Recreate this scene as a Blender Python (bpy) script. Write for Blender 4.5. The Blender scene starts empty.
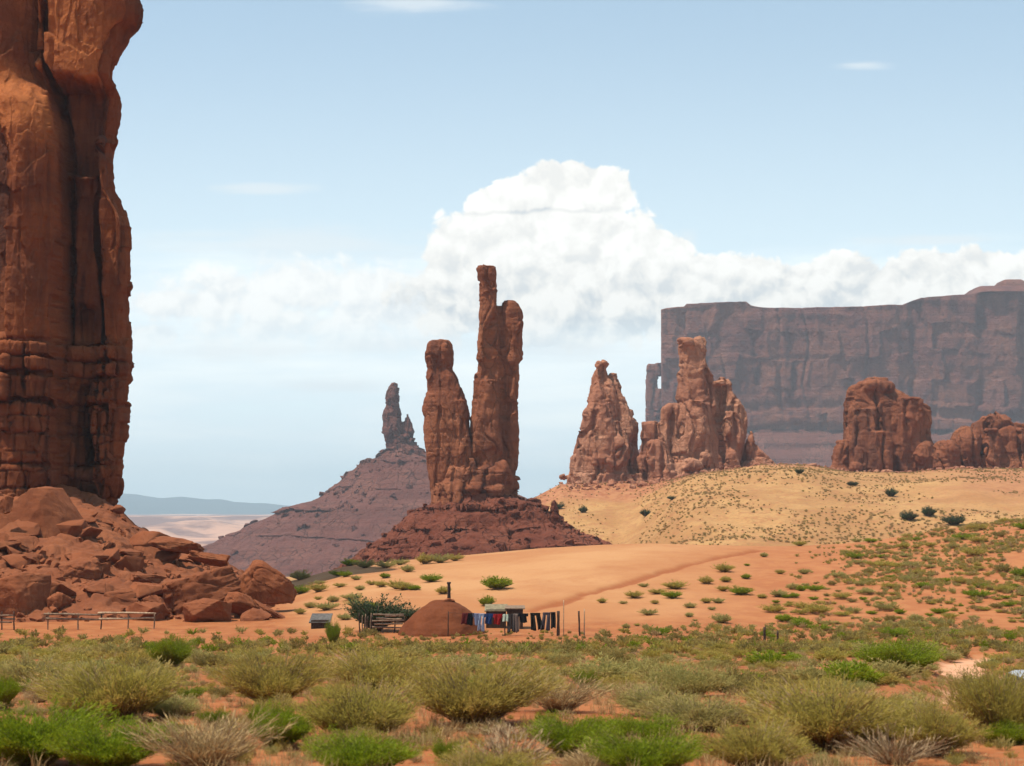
import bpy, bmesh, math, random
import numpy as np
from mathutils import Vector, Matrix
R = math.radians
SC = bpy.context.scene
COL = SC.collection
rng = random.Random(7)

# ---------------------------------------------------------------- camera, sky, sun, exposure
FPX = 1024 * 50 / 36.0
PITCH = math.atan((512 - 383) / FPX)
cam_d = bpy.data.cameras.new('camera'); cam_d.lens = 50; cam_d.sensor_width = 36
cam_d.clip_start = 0.3; cam_d.clip_end = 90000
cam = bpy.data.objects.new('camera', cam_d); COL.objects.link(cam)
cam.location = (0, 0, 0); cam.rotation_euler = (R(90) + PITCH, 0, 0)
cam_d.dof.use_dof = True; cam_d.dof.focus_distance = 400; cam_d.dof.aperture_fstop = 1.9
SC.camera = cam
SUN_DIR = Vector((-0.36, -0.12, 0.925)).normalized()       # towards the sun
SUN_EL = math.asin(SUN_DIR.z); SUN_AZ = math.atan2(SUN_DIR.x, SUN_DIR.y)
sd = bpy.data.lights.new('sun', 'SUN'); sd.energy = 4.6; sd.angle = R(0.5); sd.color = (1.0, 0.925, 0.80)
sun = bpy.data.objects.new('sun', sd); COL.objects.link(sun)
sun.rotation_euler = SUN_DIR.to_track_quat('Z', 'Y').to_euler(); sun.location = (0, 0, 900)
SC.view_settings.view_transform = 'Standard'; SC.view_settings.look = 'None'
SC.view_settings.gamma = 1.0; SC.view_settings.use_curve_mapping = False
SC.view_settings.exposure = 0.45
SC.render.engine = 'CYCLES'
SC.cycles.max_bounces = 5; SC.cycles.diffuse_bounces = 3; SC.cycles.transmission_bounces = 3
SC.cycles.volume_bounces = 0; SC.cycles.transparent_max_bounces = 8
SC.cycles.use_denoising = True

class E:                                                    # a small expression builder for shader math nodes
    def __init__(s, nt, sock): s.nt, s.s = nt, sock
    def op(s, o, *b, clamp=False):
        n = s.nt.nodes.new('ShaderNodeMath'); n.operation = o; n.use_clamp = clamp
        for i, v in enumerate((s,) + b):
            if isinstance(v, E): s.nt.links.new(v.s, n.inputs[i])
            else: n.inputs[i].default_value = v
        return E(s.nt, n.outputs[0])
    def __add__(s, b): return s.op('ADD', b)
    def __sub__(s, b): return s.op('SUBTRACT', b)
    def __mul__(s, b): return s.op('MULTIPLY', b)
    def __truediv__(s, b): return s.op('DIVIDE', b)
    __radd__ = __add__; __rmul__ = __mul__
    def rsub(s, a): return (s * -1.0) + a
    def mx(s, b): return s.op('MAXIMUM', b)
    def mn(s, b): return s.op('MINIMUM', b)
    def sst(s, a, b):
        n = s.nt.nodes.new('ShaderNodeMapRange'); n.interpolation_type = 'SMOOTHSTEP'
        s.nt.links.new(s.s, n.inputs[0]); n.inputs[1].default_value = a; n.inputs[2].default_value = b
        return E(s.nt, n.outputs[0])
def combine(nt, x, y, z):
    n = nt.nodes.new('ShaderNodeCombineXYZ')
    for i, v in enumerate((x, y, z)):
        if isinstance(v, E): nt.links.new(v.s, n.inputs[i])
        else: n.inputs[i].default_value = v
    return n.outputs[0]
def noise(nt, vec, scale, detail=4, rough=0.55, dist=0.0, lac=2.0):
    n = nt.nodes.new('ShaderNodeTexNoise')
    n.inputs['Scale'].default_value = scale; n.inputs['Detail'].default_value = detail
    n.inputs['Roughness'].default_value = rough; n.inputs['Distortion'].default_value = dist; n.inputs['Lacunarity'].default_value = lac
    if vec is not None: nt.links.new(vec, n.inputs['Vector'])
    return E(nt, n.outputs[0])
def mapping(nt, vec, scale=(1, 1, 1), loc=(0, 0, 0)):
    n = nt.nodes.new('ShaderNodeMapping'); n.inputs['Scale'].default_value = scale; n.inputs['Location'].default_value = loc
    nt.links.new(vec, n.inputs[0]); return n.outputs[0]
def mix(nt, fac, a, b, blend='MIX'):
    n = nt.nodes.new('ShaderNodeMix'); n.data_type = 'RGBA'; n.blend_type = blend
    for sock, v in ((n.inputs[0], fac), (n.inputs[6], a), (n.inputs[7], b)):
        if isinstance(v, E): nt.links.new(v.s, sock)
        elif isinstance(v, bpy.types.NodeSocket): nt.links.new(v, sock)
        elif isinstance(v, tuple): sock.default_value = (v + (1,))[:4]
        else: sock.default_value = v
    return n.outputs[2]

# sky: Nishita with bands of cloud laid out by direction, all of it infinitely far away
world = bpy.data.worlds.new('World'); SC.world = world; world.use_nodes = True
nt = world.node_tree; nt.nodes.clear()
sky = nt.nodes.new('ShaderNodeTexSky'); sky.sky_type = 'NISHITA'; sky.sun_disc = False
sky.sun_elevation = SUN_EL; sky.sun_rotation = SUN_AZ; sky.altitude = 1600; sky.air_density = 1.0; sky.dust_density = 1.2; sky.ozone_density = 1.0
SKY_K = 0.115
tc = nt.nodes.new('ShaderNodeTexCoord'); sp = nt.nodes.new('ShaderNodeSeparateXYZ'); nt.links.new(tc.outputs['Generated'], sp.inputs[0])
dx, dy, dz = (E(nt, sp.outputs[i]) for i in range(3))
yy = dy.mx(0.05)
U = dx / yy; V = dz / yy                                    # tangents of bearing and height
front = dy.sst(0.05, 0.5)
def pu(px): return (px - 512) / FPX
def pv(py):
    v = (383 - py) / FPX
    return (math.sin(PITCH) + v * math.cos(PITCH)) / (math.cos(PITCH) - v * math.sin(PITCH))
uv = combine(nt, U, V, 0.0)
w1 = noise(nt, uv, 14, 5, 0.6); w2 = noise(nt, mapping(nt, uv, (1, 1, 1), (5, 3, 1)), 14, 5, 0.6)
def billow(du, dv):                                          # rounded heads with creases between, from fractal cells
    vec = combine(nt, U + (w1 - 0.5) * 0.035 + du, V + (w2 - 0.5) * 0.035 + dv, 0.3)
    k = nt.nodes.new('ShaderNodeTexVoronoi'); k.voronoi_dimensions = '2D'; k.feature = 'F1'; k.normalize = True
    k.inputs['Scale'].default_value = 30; k.inputs['Detail'].default_value = 3.0; k.inputs['Roughness'].default_value = 0.52; k.inputs['Lacunarity'].default_value = 2.1
    nt.links.new(vec, k.inputs['Vector'])
    nn = noise(nt, vec, 26, 8, 0.58) - 0.5
    return (E(nt, k.outputs['Distance']) - 0.33) * -1.0 + nn * 0.45
puff = billow(0.0, 0.0); puff2 = billow(-0.0045, 0.0085)
def ell(px, py, rx, ry):                                    # 1 in the middle, 0 on the rim, negative outside
    a = (U - pu(px)) / (rx / FPX); b = (V - pv(py)) / (ry / FPX)
    return (a * a + b * b).op('SQRT').rsub(1.0)
tower = ell(557, 204, 84, 38)
for e in (ell(600, 194, 42, 32), ell(502, 203, 38, 22), ell(568, 186, 52, 26), ell(552, 216, 86, 30), ell(560, 250, 130, 54), ell(480, 262, 62, 40), ell(640, 256, 66, 34), ell(560, 300, 170, 52),
          ell(720, 292, 110, 44), ell(840, 296, 130, 42), ell(960, 285, 110, 38), ell(1080, 290, 120, 50)):
    tower = tower.mx(e)
body = (tower + puff * 1.05).sst(0.0, 0.13)
bank = ell(280, 288, 140, 30).mx(ell(360, 290, 100, 26)).mx(ell(200, 304, 90, 20)).mx(ell(420, 305, 150, 42)).mx(ell(150, 335, 60, 14)).mx(ell(330, 330, 230, 40) * 0.6)
bank = (bank + puff * 1.8).sst(-0.05, 0.5)
st = noise(nt, mapping(nt, uv, (2.2, 16, 1), (1.3, 0.2, 0)), 2.6, 6, 0.55) - 0.5    # thin layers towards the horizon
band_top = V.sst(pv(222), pv(268))
low = V.sst(pv(205), pv(290))
veil = ((low * 0.80) + st * 1.9).sst(0.10, 0.80) * low
streak = noise(nt, mapping(nt, uv, (3, 30, 1), (0.4, 0.9, 0)), 4.0, 5, 0.6) - 0.5
wisp = ell(262, 189, 70, 8).mx(ell(410, 4, 90, 13)).mx(ell(870, 65, 40, 6)).mx(ell(940, 240, 90, 9)).mx(ell(300, 244, 190, 26).mx(ell(230, 350, 130, 14)).mx(ell(420, 345, 160, 12)).mx(ell(560, 350, 120, 16))).mx(ell(330, 385, 80, 10)).mx(ell(690, 240, 16, 14))
wisp = (wisp + streak * 1.3 + puff * 0.5).sst(0.0, 0.9) * 0.6
relief = ((puff - puff2) * 3.6 + 0.62).op('MULTIPLY', 1.0, clamp=True)
base_sh = (V.sst(pv(225), pv(345)))
line = ((V - pv(211) - U * 0.012 + (puff * 0.012)) / (3.4 / FPX)).op('ABSOLUTE').rsub(1.0).mx(0.0) * ell(535, 211, 95, 60).mx(0.0).mn(0.3) * 2.5
shade = relief * (base_sh * 0.30 + 0.10) + base_sh.rsub(1.0) * 0.0
cloud_lum = (base_sh * 0.11 + 0.0).rsub(1.10) - (relief.rsub(1.0)) * (base_sh * 0.12 + 0.17) - line * 0.22
cl_col = nt.nodes.new('ShaderNodeMix'); cl_col.data_type = 'RGBA'; cl_col.blend_type = 'MULTIPLY'
skyc = mix(nt, 1.0, sky.outputs[0], (SKY_K, SKY_K, SKY_K), 'MULTIPLY')
haze_f = V.sst(0.42, -0.02)                                  # milky air thickens towards the horizon
skyc = mix(nt, 0.62, skyc, (0.41, 0.565, 0.675))
skyc = mix(nt, haze_f * 0.88, skyc, (0.80, 0.90, 0.89))
veil_c = mix(nt, st * 2.0 + 0.5, (0.60, 0.71, 0.78), (0.86, 0.89, 0.87))
skyc = mix(nt, veil * front * 0.9, skyc, veil_c)
skyc = mix(nt, wisp * front, skyc, (0.66, 0.70, 0.72))
cl1 = mix(nt, 1.0, mix(nt, cloud_lum.sst(0.55, 1.0), (0.74, 0.86, 0.98), (1.0, 0.985, 0.95)), combine(nt, cloud_lum, cloud_lum, cloud_lum), 'MULTIPLY')
cl1 = mix(nt, 1.0, cl1, (0.775, 0.775, 0.77), 'MULTIPLY')
fade = V.sst(pv(375), pv(300))
skyc = mix(nt, bank * front * fade * 0.95, skyc, mix(nt, 0.45, cl1, (0.84, 0.86, 0.86)))
skyc = mix(nt, body * front * fade, skyc, cl1)
bg = nt.nodes.new('ShaderNodeBackground'); nt.links.new(skyc, bg.inputs[0]); bg.inputs[1].default_value = 1.0
wo = nt.nodes.new('ShaderNodeOutputWorld'); nt.links.new(bg.outputs[0], wo.inputs[0])

# ---------------------------------------------------------------- helpers
def W(px, py, D):
    u = (px - 512) / FPX; v = (383 - py) / FPX
    yv = math.cos(PITCH) - v * math.sin(PITCH); zv = math.sin(PITCH) + v * math.cos(PITCH)
    return Vector((u / yv * D, D, zv / yv * D))
def Wn(px, py, D):
    px = np.asarray(px, float); py = np.asarray(py, float)
    u = (px - 512) / FPX; v = (383 - py) / FPX
    yv = math.cos(PITCH) - v * math.sin(PITCH); zv = math.sin(PITCH) + v * math.cos(PITCH)
    return u / yv * D, zv / yv * D
def sst(x, a, b):
    t = np.clip((x - a) / (b - a), 0, 1); return t * t * (3 - 2 * t)
M32 = np.uint64(0xffffffff)
def _h(ix, iy, iz, s):
    h = (ix.astype(np.int64) * 374761393 + iy.astype(np.int64) * 668265263 + iz.astype(np.int64) * 2147483647 + s * 1274126177).astype(np.uint64) & M32
    h = ((h ^ (h >> np.uint64(13))) * np.uint64(1274126177)) & M32
    h = ((h ^ (h >> np.uint64(16))) * np.uint64(2246822519)) & M32
    return (h ^ (h >> np.uint64(15))).astype(np.float64) / 4294967295.0
def vn(x, y, z, s=0):                                       # value noise, -1..1
    x = np.asarray(x, float); y = np.asarray(y, float) + 0 * x; z = np.asarray(z, float) + 0 * x
    ix, iy, iz = np.floor(x), np.floor(y), np.floor(z)
    fx, fy, fz = x - ix, y - iy, z - iz
    fx, fy, fz = (f * f * f * (f * (f * 6 - 15) + 10) for f in (fx, fy, fz))
    o = 0
    for a in (0, 1):
        for b in (0, 1):
            for c in (0, 1):
                o = o + _h(ix + a, iy + b, iz + c, s) * (fx if a else 1 - fx) * (fy if b else 1 - fy) * (fz if c else 1 - fz)
    return o * 2 - 1
def fbm(x, y, z, s=0, o=4, g=0.5):
    t = 0; a = 1; n = 0
    for k in range(o):
        t = t + a * vn(x * 2.03 ** k + k * 7.1, y * 2.03 ** k + k * 3.3, z * 2.03 ** k, s + k); n += a; a *= g
    return t / n
def interp(x, tab): return np.interp(x, [t[0] for t in tab], [t[1] for t in tab])

def build(name, V, F, mat, parent=None, smooth=True, origin=True, attrs=None):
    """V (n,3) array; F an array of quads or triangles, or a list of such arrays"""
    V = np.asarray(V, float).copy()
    Fs = F if isinstance(F, list) else [F]
    Fs = [np.asarray(f, np.int64) for f in Fs if len(f)]
    me = bpy.data.meshes.new(name)
    off = np.zeros(3)
    if origin is True: off = np.array([(V[:, 0].min() + V[:, 0].max()) / 2, (V[:, 1].min() + V[:, 1].max()) / 2, V[:, 2].min()])
    elif origin is not False and origin is not None: off = np.array(origin, float)
    me.vertices.add(len(V)); me.vertices.foreach_set('co', (V - off).ravel())
    lv = np.concatenate([f.ravel() for f in Fs]); cnt = np.concatenate([np.full(len(f), f.shape[1]) for f in Fs])
    st_ = np.concatenate([[0], np.cumsum(cnt)[:-1]])
    me.loops.add(len(lv)); me.loops.foreach_set('vertex_index', lv)
    me.polygons.add(len(cnt)); me.polygons.foreach_set('loop_start', st_); me.polygons.foreach_set('loop_total', cnt)
    me.polygons.foreach_set('use_smooth', np.full(len(cnt), smooth))
    if attrs:
        for k, v in attrs.items():
            a = me.attributes.new(k, 'FLOAT', 'POINT'); a.data.foreach_set('value', np.asarray(v, np.float32))
    me.update(calc_edges=True)
    if mat: me.materials.append(mat)
    ob = bpy.data.objects.new(name, me); COL.objects.link(ob)
    if parent is not None:
        ob.parent = parent; ob.location = Vector(off) - parent_loc(parent)
    else: ob.location = off
    return ob
def parent_loc(p):
    l = Vector((0, 0, 0))
    while p is not None: l += p.location; p = p.parent
    return l
def tag(o, label=None, cat=None, group=None, kind=None):
    if label: o['label'] = label
    if cat: o['category'] = cat
    if group: o['group'] = group
    if kind: o['kind'] = kind
    return o
def empty(name, loc, label, cat, group=None):
    o = bpy.data.objects.new(name, None); COL.objects.link(o); o.location = loc
    return tag(o, label, cat, group)
def grid_faces(nr, nc, wrap=False):
    i = np.arange(nr - 1)[:, None]; j = np.arange(nc if wrap else nc - 1)[None, :]
    k = (j + 1) % nc
    return np.stack([i * nc + j, i * nc + k, (i + 1) * nc + k, (i + 1) * nc + j], -1).reshape(-1, 4)
def normals(V, F):
    F = np.asarray(F); N = np.zeros_like(V)
    a, b, c = V[F[:, 0]], V[F[:, 1]], V[F[:, 2]]
    d = V[F[:, 3]] if F.shape[1] == 4 else c
    n = np.cross(c - a, d - b) if F.shape[1] == 4 else np.cross(b - a, c - a)
    for k in range(F.shape[1]): 
        for ax in range(3): N[:, ax] += np.bincount(F[:, k], n[:, ax], len(V))
    return N / np.maximum(np.linalg.norm(N, axis=1, keepdims=True), 1e-9)

# ---------------------------------------------------------------- materials
def new_mat(name, rough=0.9, spec=0.2):
    m = bpy.data.materials.new(name); m.use_nodes = True; n = m.node_tree
    b = n.nodes['Principled BSDF']; b.inputs['Roughness'].default_value = rough; b.inputs['Specular IOR Level'].default_value = spec
    return m, n, b
def geo_pos(n): return n.nodes.new('ShaderNodeNewGeometry').outputs['Position']
def bump(n, b, h, strength, dist):
    k = n.nodes.new('ShaderNodeBump'); k.inputs['Strength'].default_value = strength; k.inputs['Distance'].default_value = dist
    n.links.new(h.s, k.inputs['Height']); n.links.new(k.outputs[0], b.inputs['Normal'])
def rock_mat(name, base, dark, light, sc=1.0, bands=0.5, varnish_shade=0.5, obj=False, bd=0.5, streak=0.25, att=None, cracks=0.65):
    m, n, b = new_mat(name, 0.92, 0.12)
    if obj:
        p = n.nodes.new('ShaderNodeTexCoord').outputs['Object']
        rnd = E(n, n.nodes.new('ShaderNodeObjectInfo').outputs['Random'])
    else: p = geo_pos(n)
    big = noise(n, p, 0.09 / sc, 4, 0.6)
    strata = noise(n, mapping(n, p, (0.03 / sc, 0.03 / sc, 0.9 / sc)), 1.0, 4, 0.6)
    var = noise(n, mapping(n, p, (streak / sc, streak / sc, 0.018 / sc)), 1.0, 5, 0.6, 0.4)
    fine = noise(n, p, 1.3 / sc, 6, 0.65)
    c = mix(n, big.sst(0.35, 0.68), base, light)
    c = mix(n, strata.sst(0.46, 0.62) * bands, c, tuple(0.72 * x for x in base))
    c = mix(n, var.sst(0.5, 0.66) * varnish_shade, c, dark)
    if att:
        k = n.nodes.new('ShaderNodeAttribute'); k.attribute_name = att; c = mix(n, (E(n, k.outputs['Fac']) * (var * 1.0 + 0.42)).mn(1.0), c, dark)  # mask carries rock varnish and painted shade of the hollows
        k = n.nodes.new('ShaderNodeAttribute'); k.attribute_name = 'sunlit_tint'; c = mix(n, E(n, k.outputs['Fac']) * big.sst(0.3, 0.55) * 0.8, c, (0.42, 0.132, 0.036))  # sunlight painted as a brighter orange
    c = mix(n, fine.sst(0.3, 0.75) * 0.45, c, tuple(x * 0.62 for x in base))
    if obj: c = mix(n, rnd * 0.45, c, mix(n, 0.5, c, dark))
    wp = n.nodes.new('ShaderNodeVectorMath'); wp.operation = 'MULTIPLY_ADD'; wn = n.nodes.new('ShaderNodeTexNoise'); wn.inputs['Scale'].default_value = 0.5 / sc; wn.inputs['Detail'].default_value = 3
    n.links.new(p, wn.inputs['Vector']); n.links.new(wn.outputs['Color'], wp.inputs[0]); wp.inputs[1].default_value = (1.6 * sc, 1.6 * sc, 1.6 * sc); n.links.new(p, wp.inputs[2])
    vo = n.nodes.new('ShaderNodeTexVoronoi'); vo.feature = 'DISTANCE_TO_EDGE'; vo.inputs['Scale'].default_value = 1.0; n.links.new(mapping(n, wp.outputs[0], (0.36 / sc, 0.36 / sc, 0.17 / sc)), vo.inputs['Vector'])
    crack = E(n, vo.outputs['Distance']).sst(0.055, 0.0) * big.sst(0.38, 0.6)               # open joints
    c = mix(n, crack * cracks, c, tuple(x * 0.45 for x in dark))
    n.links.new(c, b.inputs['Base Color'])
    h = crack * (-0.8 * cracks) + fine * 0.7 + noise(n, p, 5.0 / sc, 5, 0.7) * 0.35 + strata * 0.5
    bump(n, b, h, 0.75, bd * sc)
    return m
def plain_mat(name, col, rough=0.8, var=0.25, scale=6, spec=0.2, col2=None):
    m, n, b = new_mat(name, rough, spec)
    p = n.nodes.new('ShaderNodeTexCoord').outputs['Object']
    f = noise(n, p, scale, 5, 0.6)
    n.links.new(mix(n, f.sst(0.3, 0.7), col, col2 or tuple(c * (1 - var * 1.6) for c in col)), b.inputs['Base Color'])
    bump(n, b, f, 0.3, 0.03)
    return m

M_CLIFF = rock_mat('red_sandstone', (0.215, 0.057, 0.019), (0.048, 0.018, 0.013), (0.30, 0.090, 0.029), 1.0, 0.35, 0.6, bd=0.42, att='varnish_shade', cracks=0.0)
M_BOULD = rock_mat('boulder_sandstone', (0.225, 0.068, 0.027), (0.085, 0.030, 0.017), (0.29, 0.10, 0.042), 0.5, 0.3, 0.3, obj=True, bd=0.25, cracks=0.25)
M_TOTEM = rock_mat('spire_sandstone', (0.215, 0.068, 0.033), (0.075, 0.030, 0.022), (0.32, 0.118, 0.056), 1.6, 0.35, 0.6, bd=0.8, cracks=0.35)
M_YEI = rock_mat('orange_sandstone', (0.36, 0.142, 0.080), (0.13, 0.050, 0.036), (0.48, 0.235, 0.14), 1.8, 0.25, 0.5, bd=0.9, cracks=0.3)
M_SHALE = rock_mat('red_shale', (0.165, 0.046, 0.026), (0.08, 0.027, 0.019), (0.23, 0.075, 0.042), 1.5, 0.5, 0.3, bd=1.2)
M_BUTTE = rock_mat('purple_shale', (0.185, 0.066, 0.050), (0.095, 0.038, 0.032), (0.25, 0.10, 0.07), 4.0, 0.6, 0.3, bd=3.0)
M_MESA = rock_mat('mesa_sandstone', (0.20, 0.070, 0.058), (0.15, 0.053, 0.048), (0.32, 0.125, 0.078), 7.0, 0.12, 0.6, bd=4.0, streak=0.16, cracks=0.0)
M_FAR = rock_mat('distant_rock', (0.075, 0.09, 0.115), (0.05, 0.06, 0.075), (0.10, 0.11, 0.13), 40.0, 0.4, 0.2, bd=10)  # blue of the distant haze partly painted into the base colour
# ---------------------------------------------------------------- terrain
NEAR = [(-60, -1.3), (0, -1.75), (12, -3.0), (21, -3.8), (30, -4.45), (50, -5.9), (80, -8.2), (110, -10.3), (135, -11.3), (160, -11.3)]
CREST = [(-400, 600), (250, 590), (300, 580), (345, 567), (400, 561), (470, 555), (540, 548.5), (600, 545), (650, 543.5), (700, 545), (760, 546.5), (800, 546), (840, 544),
         (870, 541), (900, 536), (930, 531), (960, 527), (1024, 519), (1100, 510), (1500, 480)]
HILL = [(-400, 590), (380, 585), (420, 572), (460, 560), (500, 530), (530, 500), (560, 484), (600, 483), (640, 483), (700, 474), (760, 467), (800, 466), (850, 473), (900, 474), (960, 470), (1024, 471), (1200, 470), (1500, 480)]
D1, D2 = 255.0, 670.0
def terrain(x, y):
    x = np.asarray(x, float); y = np.asarray(y, float)
    x, y = np.broadcast_arrays(x, y)
    a = np.clip(x / np.maximum(y, 40.0), -0.8, 0.8); px = 512 + a * FPX
    _, z1 = Wn(px * 0 + 512, interp(px, CREST), D1)
    _, z2 = Wn(px * 0 + 512, interp(px, HILL), D2)
    L = sst(px, 540, 470)
    near = interp(y, NEAR)
    late = sst(px, 700, 615); z330 = -13 - 9 * L - 5 * late * (1 - L); zt = np.minimum(z2 - 18, -30.0); zv = -62.0; zp = -86.0
    t = np.clip((y - 135) / (D1 - 135), 0, 1)
    z = np.where(y < 135, near, near + (z1 - near) * (0.55 * t * t * (3 - 2 * t) + 0.45 * t ** 1.2))
    for ya, yb, za, zb in ((D1, 335.0, z1, z330), (335.0, D2, z330, z2), (D2, 800.0, z2, zt), (800.0, 1100.0, zt, zv + 0 * z1), (1100.0, 1700.0, zv + 0 * z1, zp + 0 * z1)):
        t = np.clip((y - ya) / (yb - ya), 0, 1); s = t * t * (3 - 2 * t)
        if ya == 335.0: s = (1 - late) * (0.35 * s + 0.65 * np.sin(t * math.pi / 2) ** 0.9) + late * t ** 2.6
        z = np.where(y > ya, za + (zb - za) * s, z)
    # roughness
    n1 = fbm(x / 9, y / 9, 0, 3, 4); n2 = fbm(x / 2.2, y / 2.2, 0, 9, 3); n3 = fbm(x / 40, y / 40, 0, 17, 4)
    nr = sst(y, 4, 14) * (1 - sst(y, 140, 260))
    z = z + nr * (0.16 * n1 + 0.07 * n2)
    dn = sst(y, 140, 170) * (1 - sst(y, 245, 262)) ; z = z + dn * (0.45 * n3 + 0.10 * n1 + 0.25 * sst(px, 680, 840) * n1)
    hl = sst(y, 300, 360) * (1 - sst(y, 800, 900)); z = z + hl * (1.6 * fbm(x / 40, y / 40, 0, 31, 4) + 0.8 * fbm(x / 9, y / 12, 0, 37, 4)) * (0.3 + 0.7 * sst(np.abs(y - D2), 0, 60))
    # low pale tablelands far out on the plain
    fp = fbm(x / 900, y / 1500, 0.5, 41, 4)
    z = z + sst(y, 2500, 5000) * 26 * sst(fp, -0.05, 0.12) + sst(y, 5200, 6200) * 34 * sst(fp, -0.25, -0.1) + sst(y, 1500, 2600) * 10 * fp
    z = z - sst(y, 14000, 30000) * 30
    # sandy two-track worn into the slope on the right, with the cut where the car stands
    rd = road_dist(x, y); z = z - 0.5 * (1 - sst(rd, 1.2, 2.6)) * sst(y, 18, 26) * (1 - sst(y, 100, 125))
    return z
ROAD = np.array([(22, 22.0), (15.5, 29.5), (13.8, 33), (13.4, 38), (14.4, 45), (18, 54), (20.5, 62), (24, 78), (31, 95)])
def poly_dist(x, y, P):
    d = np.full(np.shape(x), 1e9)
    for (ax, ay), (bx, by) in zip(P[:-1], P[1:]):
        vx, vy = bx - ax, by - ay; t = np.clip(((x - ax) * vx + (y - ay) * vy) / (vx * vx + vy * vy), 0, 1)
        d = np.minimum(d, np.hypot(x - ax - t * vx, y - ay - t * vy))
    return d
def road_dist(x, y): return poly_dist(x, y, ROAD)
def hit(px, py, lo=12.0, hi=1500.0):                         # where the sight line through a point of the photo meets the ground
    D = np.geomspace(lo, hi, 3000); X, Z = Wn(px, py, D)
    i = np.nonzero(terrain(X, D) > Z)[0]
    k = i[0] if len(i) else len(D) - 1
    return Vector((float(X[k]), float(D[k]), float(terrain(X[k], D[k]))))
def gz(x, y): return float(terrain(np.array([x]), np.array([y]))[0])

ang_f = np.arange(-34, 34.001, 0.062)
ang = np.concatenate([np.arange(-180, -34, 3.0), ang_f, np.arange(37, 180, 3.0)])
rad = np.concatenate([np.geomspace(1.0, 12, 18)[:-1], np.geomspace(12, 800, 520)[:-1], np.geomspace(800, 24000, 110)])
Ag, Rg = np.meshgrid(np.radians(ang), rad)
X = (np.sin(Ag) * Rg).ravel(); Y = (np.cos(Ag) * Rg).ravel(); Z = terrain(X, Y)
pxs = 512 + np.clip(X / np.maximum(Y, 40), -.8, .8) * FPX
trk_pts = np.array([[*hit(px, py, 120, 300)[:2]] for px, py in ((530, 611), (560, 602), (600, 590), (650, 575.5), (690, 564), (725, 556), (760, 550))])
td = poly_dist(X, Y, trk_pts)
a_track = (1 - sst(np.abs(td + 0.5 * vn(X / 3, Y / 3, 0, 5)), 0.5, 1.4)); a_track = a_track * (Y > 100)
Z = Z - 0.25 * a_track
a_left = sst(pxs + 30 * fbm(X / 15, Y / 15, 0, 56, 3), 330, 270)
a_dune = sst(Y + 14 * fbm(X / 20, Y / 20, 0, 77, 3), 128, 152) * (1 - a_left * (Y < 215)) * (1 - sst(Y, 300, 330))
a_right = sst(pxs + 40 * fbm(X / 25, Y / 25, 0, 55, 3), 600, 790)
a_hill = sst(Y, 300, 335) * (1 - sst(Y, 780, 900))
a_far = sst(Y, 900, 1600)
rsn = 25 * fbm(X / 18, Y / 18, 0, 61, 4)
a_redsoil_shade = np.maximum(sst(Y + rsn, D2 - 62, D2 - 30), sst(pxs + Y * .12 - 80 + rsn * 1.6, 890, 985) * sst(Y, 420, 520) * .8)  # red soil along the crest; right side is cloud shade put into colour
a_road = 1 - sst(road_dist(X, Y) + 0.5 * fbm(X / 2, Y / 2, 0, 3, 3), 0.9, 1.9)
a_road = a_road * sst(Y, 16, 24) * (1 - sst(Y, 100, 120))
m, n, b = new_mat('desert_ground', 0.95, 0.1)
p = geo_pos(n)
def att(nm):
    k = n.nodes.new('ShaderNodeAttribute'); k.attribute_name = nm; return E(n, k.outputs['Fac'])
f1 = noise(n, p, 0.35, 6, 0.65); f2 = noise(n, p, 2.3, 6, 0.7); f3 = noise(n, p, 0.035, 5, 0.6); f4 = noise(n, p, 11, 4, 0.7)
c = mix(n, f1.sst(0.35, 0.65), (0.25, 0.076, 0.026), (0.33, 0.118, 0.042))
c = mix(n, f2.sst(0.5, 0.72) * 0.65, c, (0.31, 0.185, 0.09))                       # dry litter between the plants
c = mix(n, f4.sst(0.58, 0.7) * 0.5, c, (0.14, 0.07, 0.04))
cd = mix(n, f3.sst(0.35, 0.65), (0.35, 0.150, 0.060), (0.42, 0.212, 0.092))
cd = mix(n, att('right_side') * 0.85, cd, mix(n, f1.sst(0.4, 0.6), (0.29, 0.095, 0.036), (0.345, 0.132, 0.05)))
cd = mix(n, f2.sst(0.48, 0.75) * 0.35, cd, (0.29, 0.105, 0.042))
cd = mix(n, noise(n, mapping(n, p, (1, 0.5, 1)), 0.11, 6, 0.65).sst(0.5, 0.68) * 0.45, cd, (0.31, 0.115, 0.046))
cd = mix(n, att('track') * 0.9, cd, (0.25, 0.075, 0.026))
c = mix(n, att('dune'), c, cd)
ch = mix(n, f3.sst(0.38, 0.62), (0.315, 0.155, 0.060), (0.395, 0.215, 0.085))
hs = noise(n, mapping(n, p, (1, 0.6, 1)), 0.30, 5, 0.75)
ch = mix(n, hs.sst(0.50, 0.60) * 0.6, ch, (0.30, 0.125, 0.055))
ch = mix(n, noise(n, p, 0.85, 4, 0.7).sst(0.52, 0.6) * 0.55, ch, (0.20, 0.12, 0.05))
ch = mix(n, att('red_soil_shade') * 0.95, ch, mix(n, hs.sst(0.4, 0.6), (0.27, 0.10, 0.05), (0.36, 0.16, 0.075)))
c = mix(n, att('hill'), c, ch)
fr = noise(n, mapping(n, p, (1, 0.45, 3)), 0.0016, 7, 0.62)
cf = mix(n, fr.sst(0.45, 0.56), (0.17, 0.085, 0.07), (0.46, 0.25, 0.165))
c = mix(n, att('far'), c, cf)
c = mix(n, att('road'), c, mix(n, f1.sst(0.3, 0.7), (0.48, 0.235, 0.13), (0.56, 0.30, 0.175)))
n.links.new(c, b.inputs['Base Color'])
c = c
rip = noise(n, mapping(n, p, (0.5, 1.6, 1)), 0.8, 5, 0.6)
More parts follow.
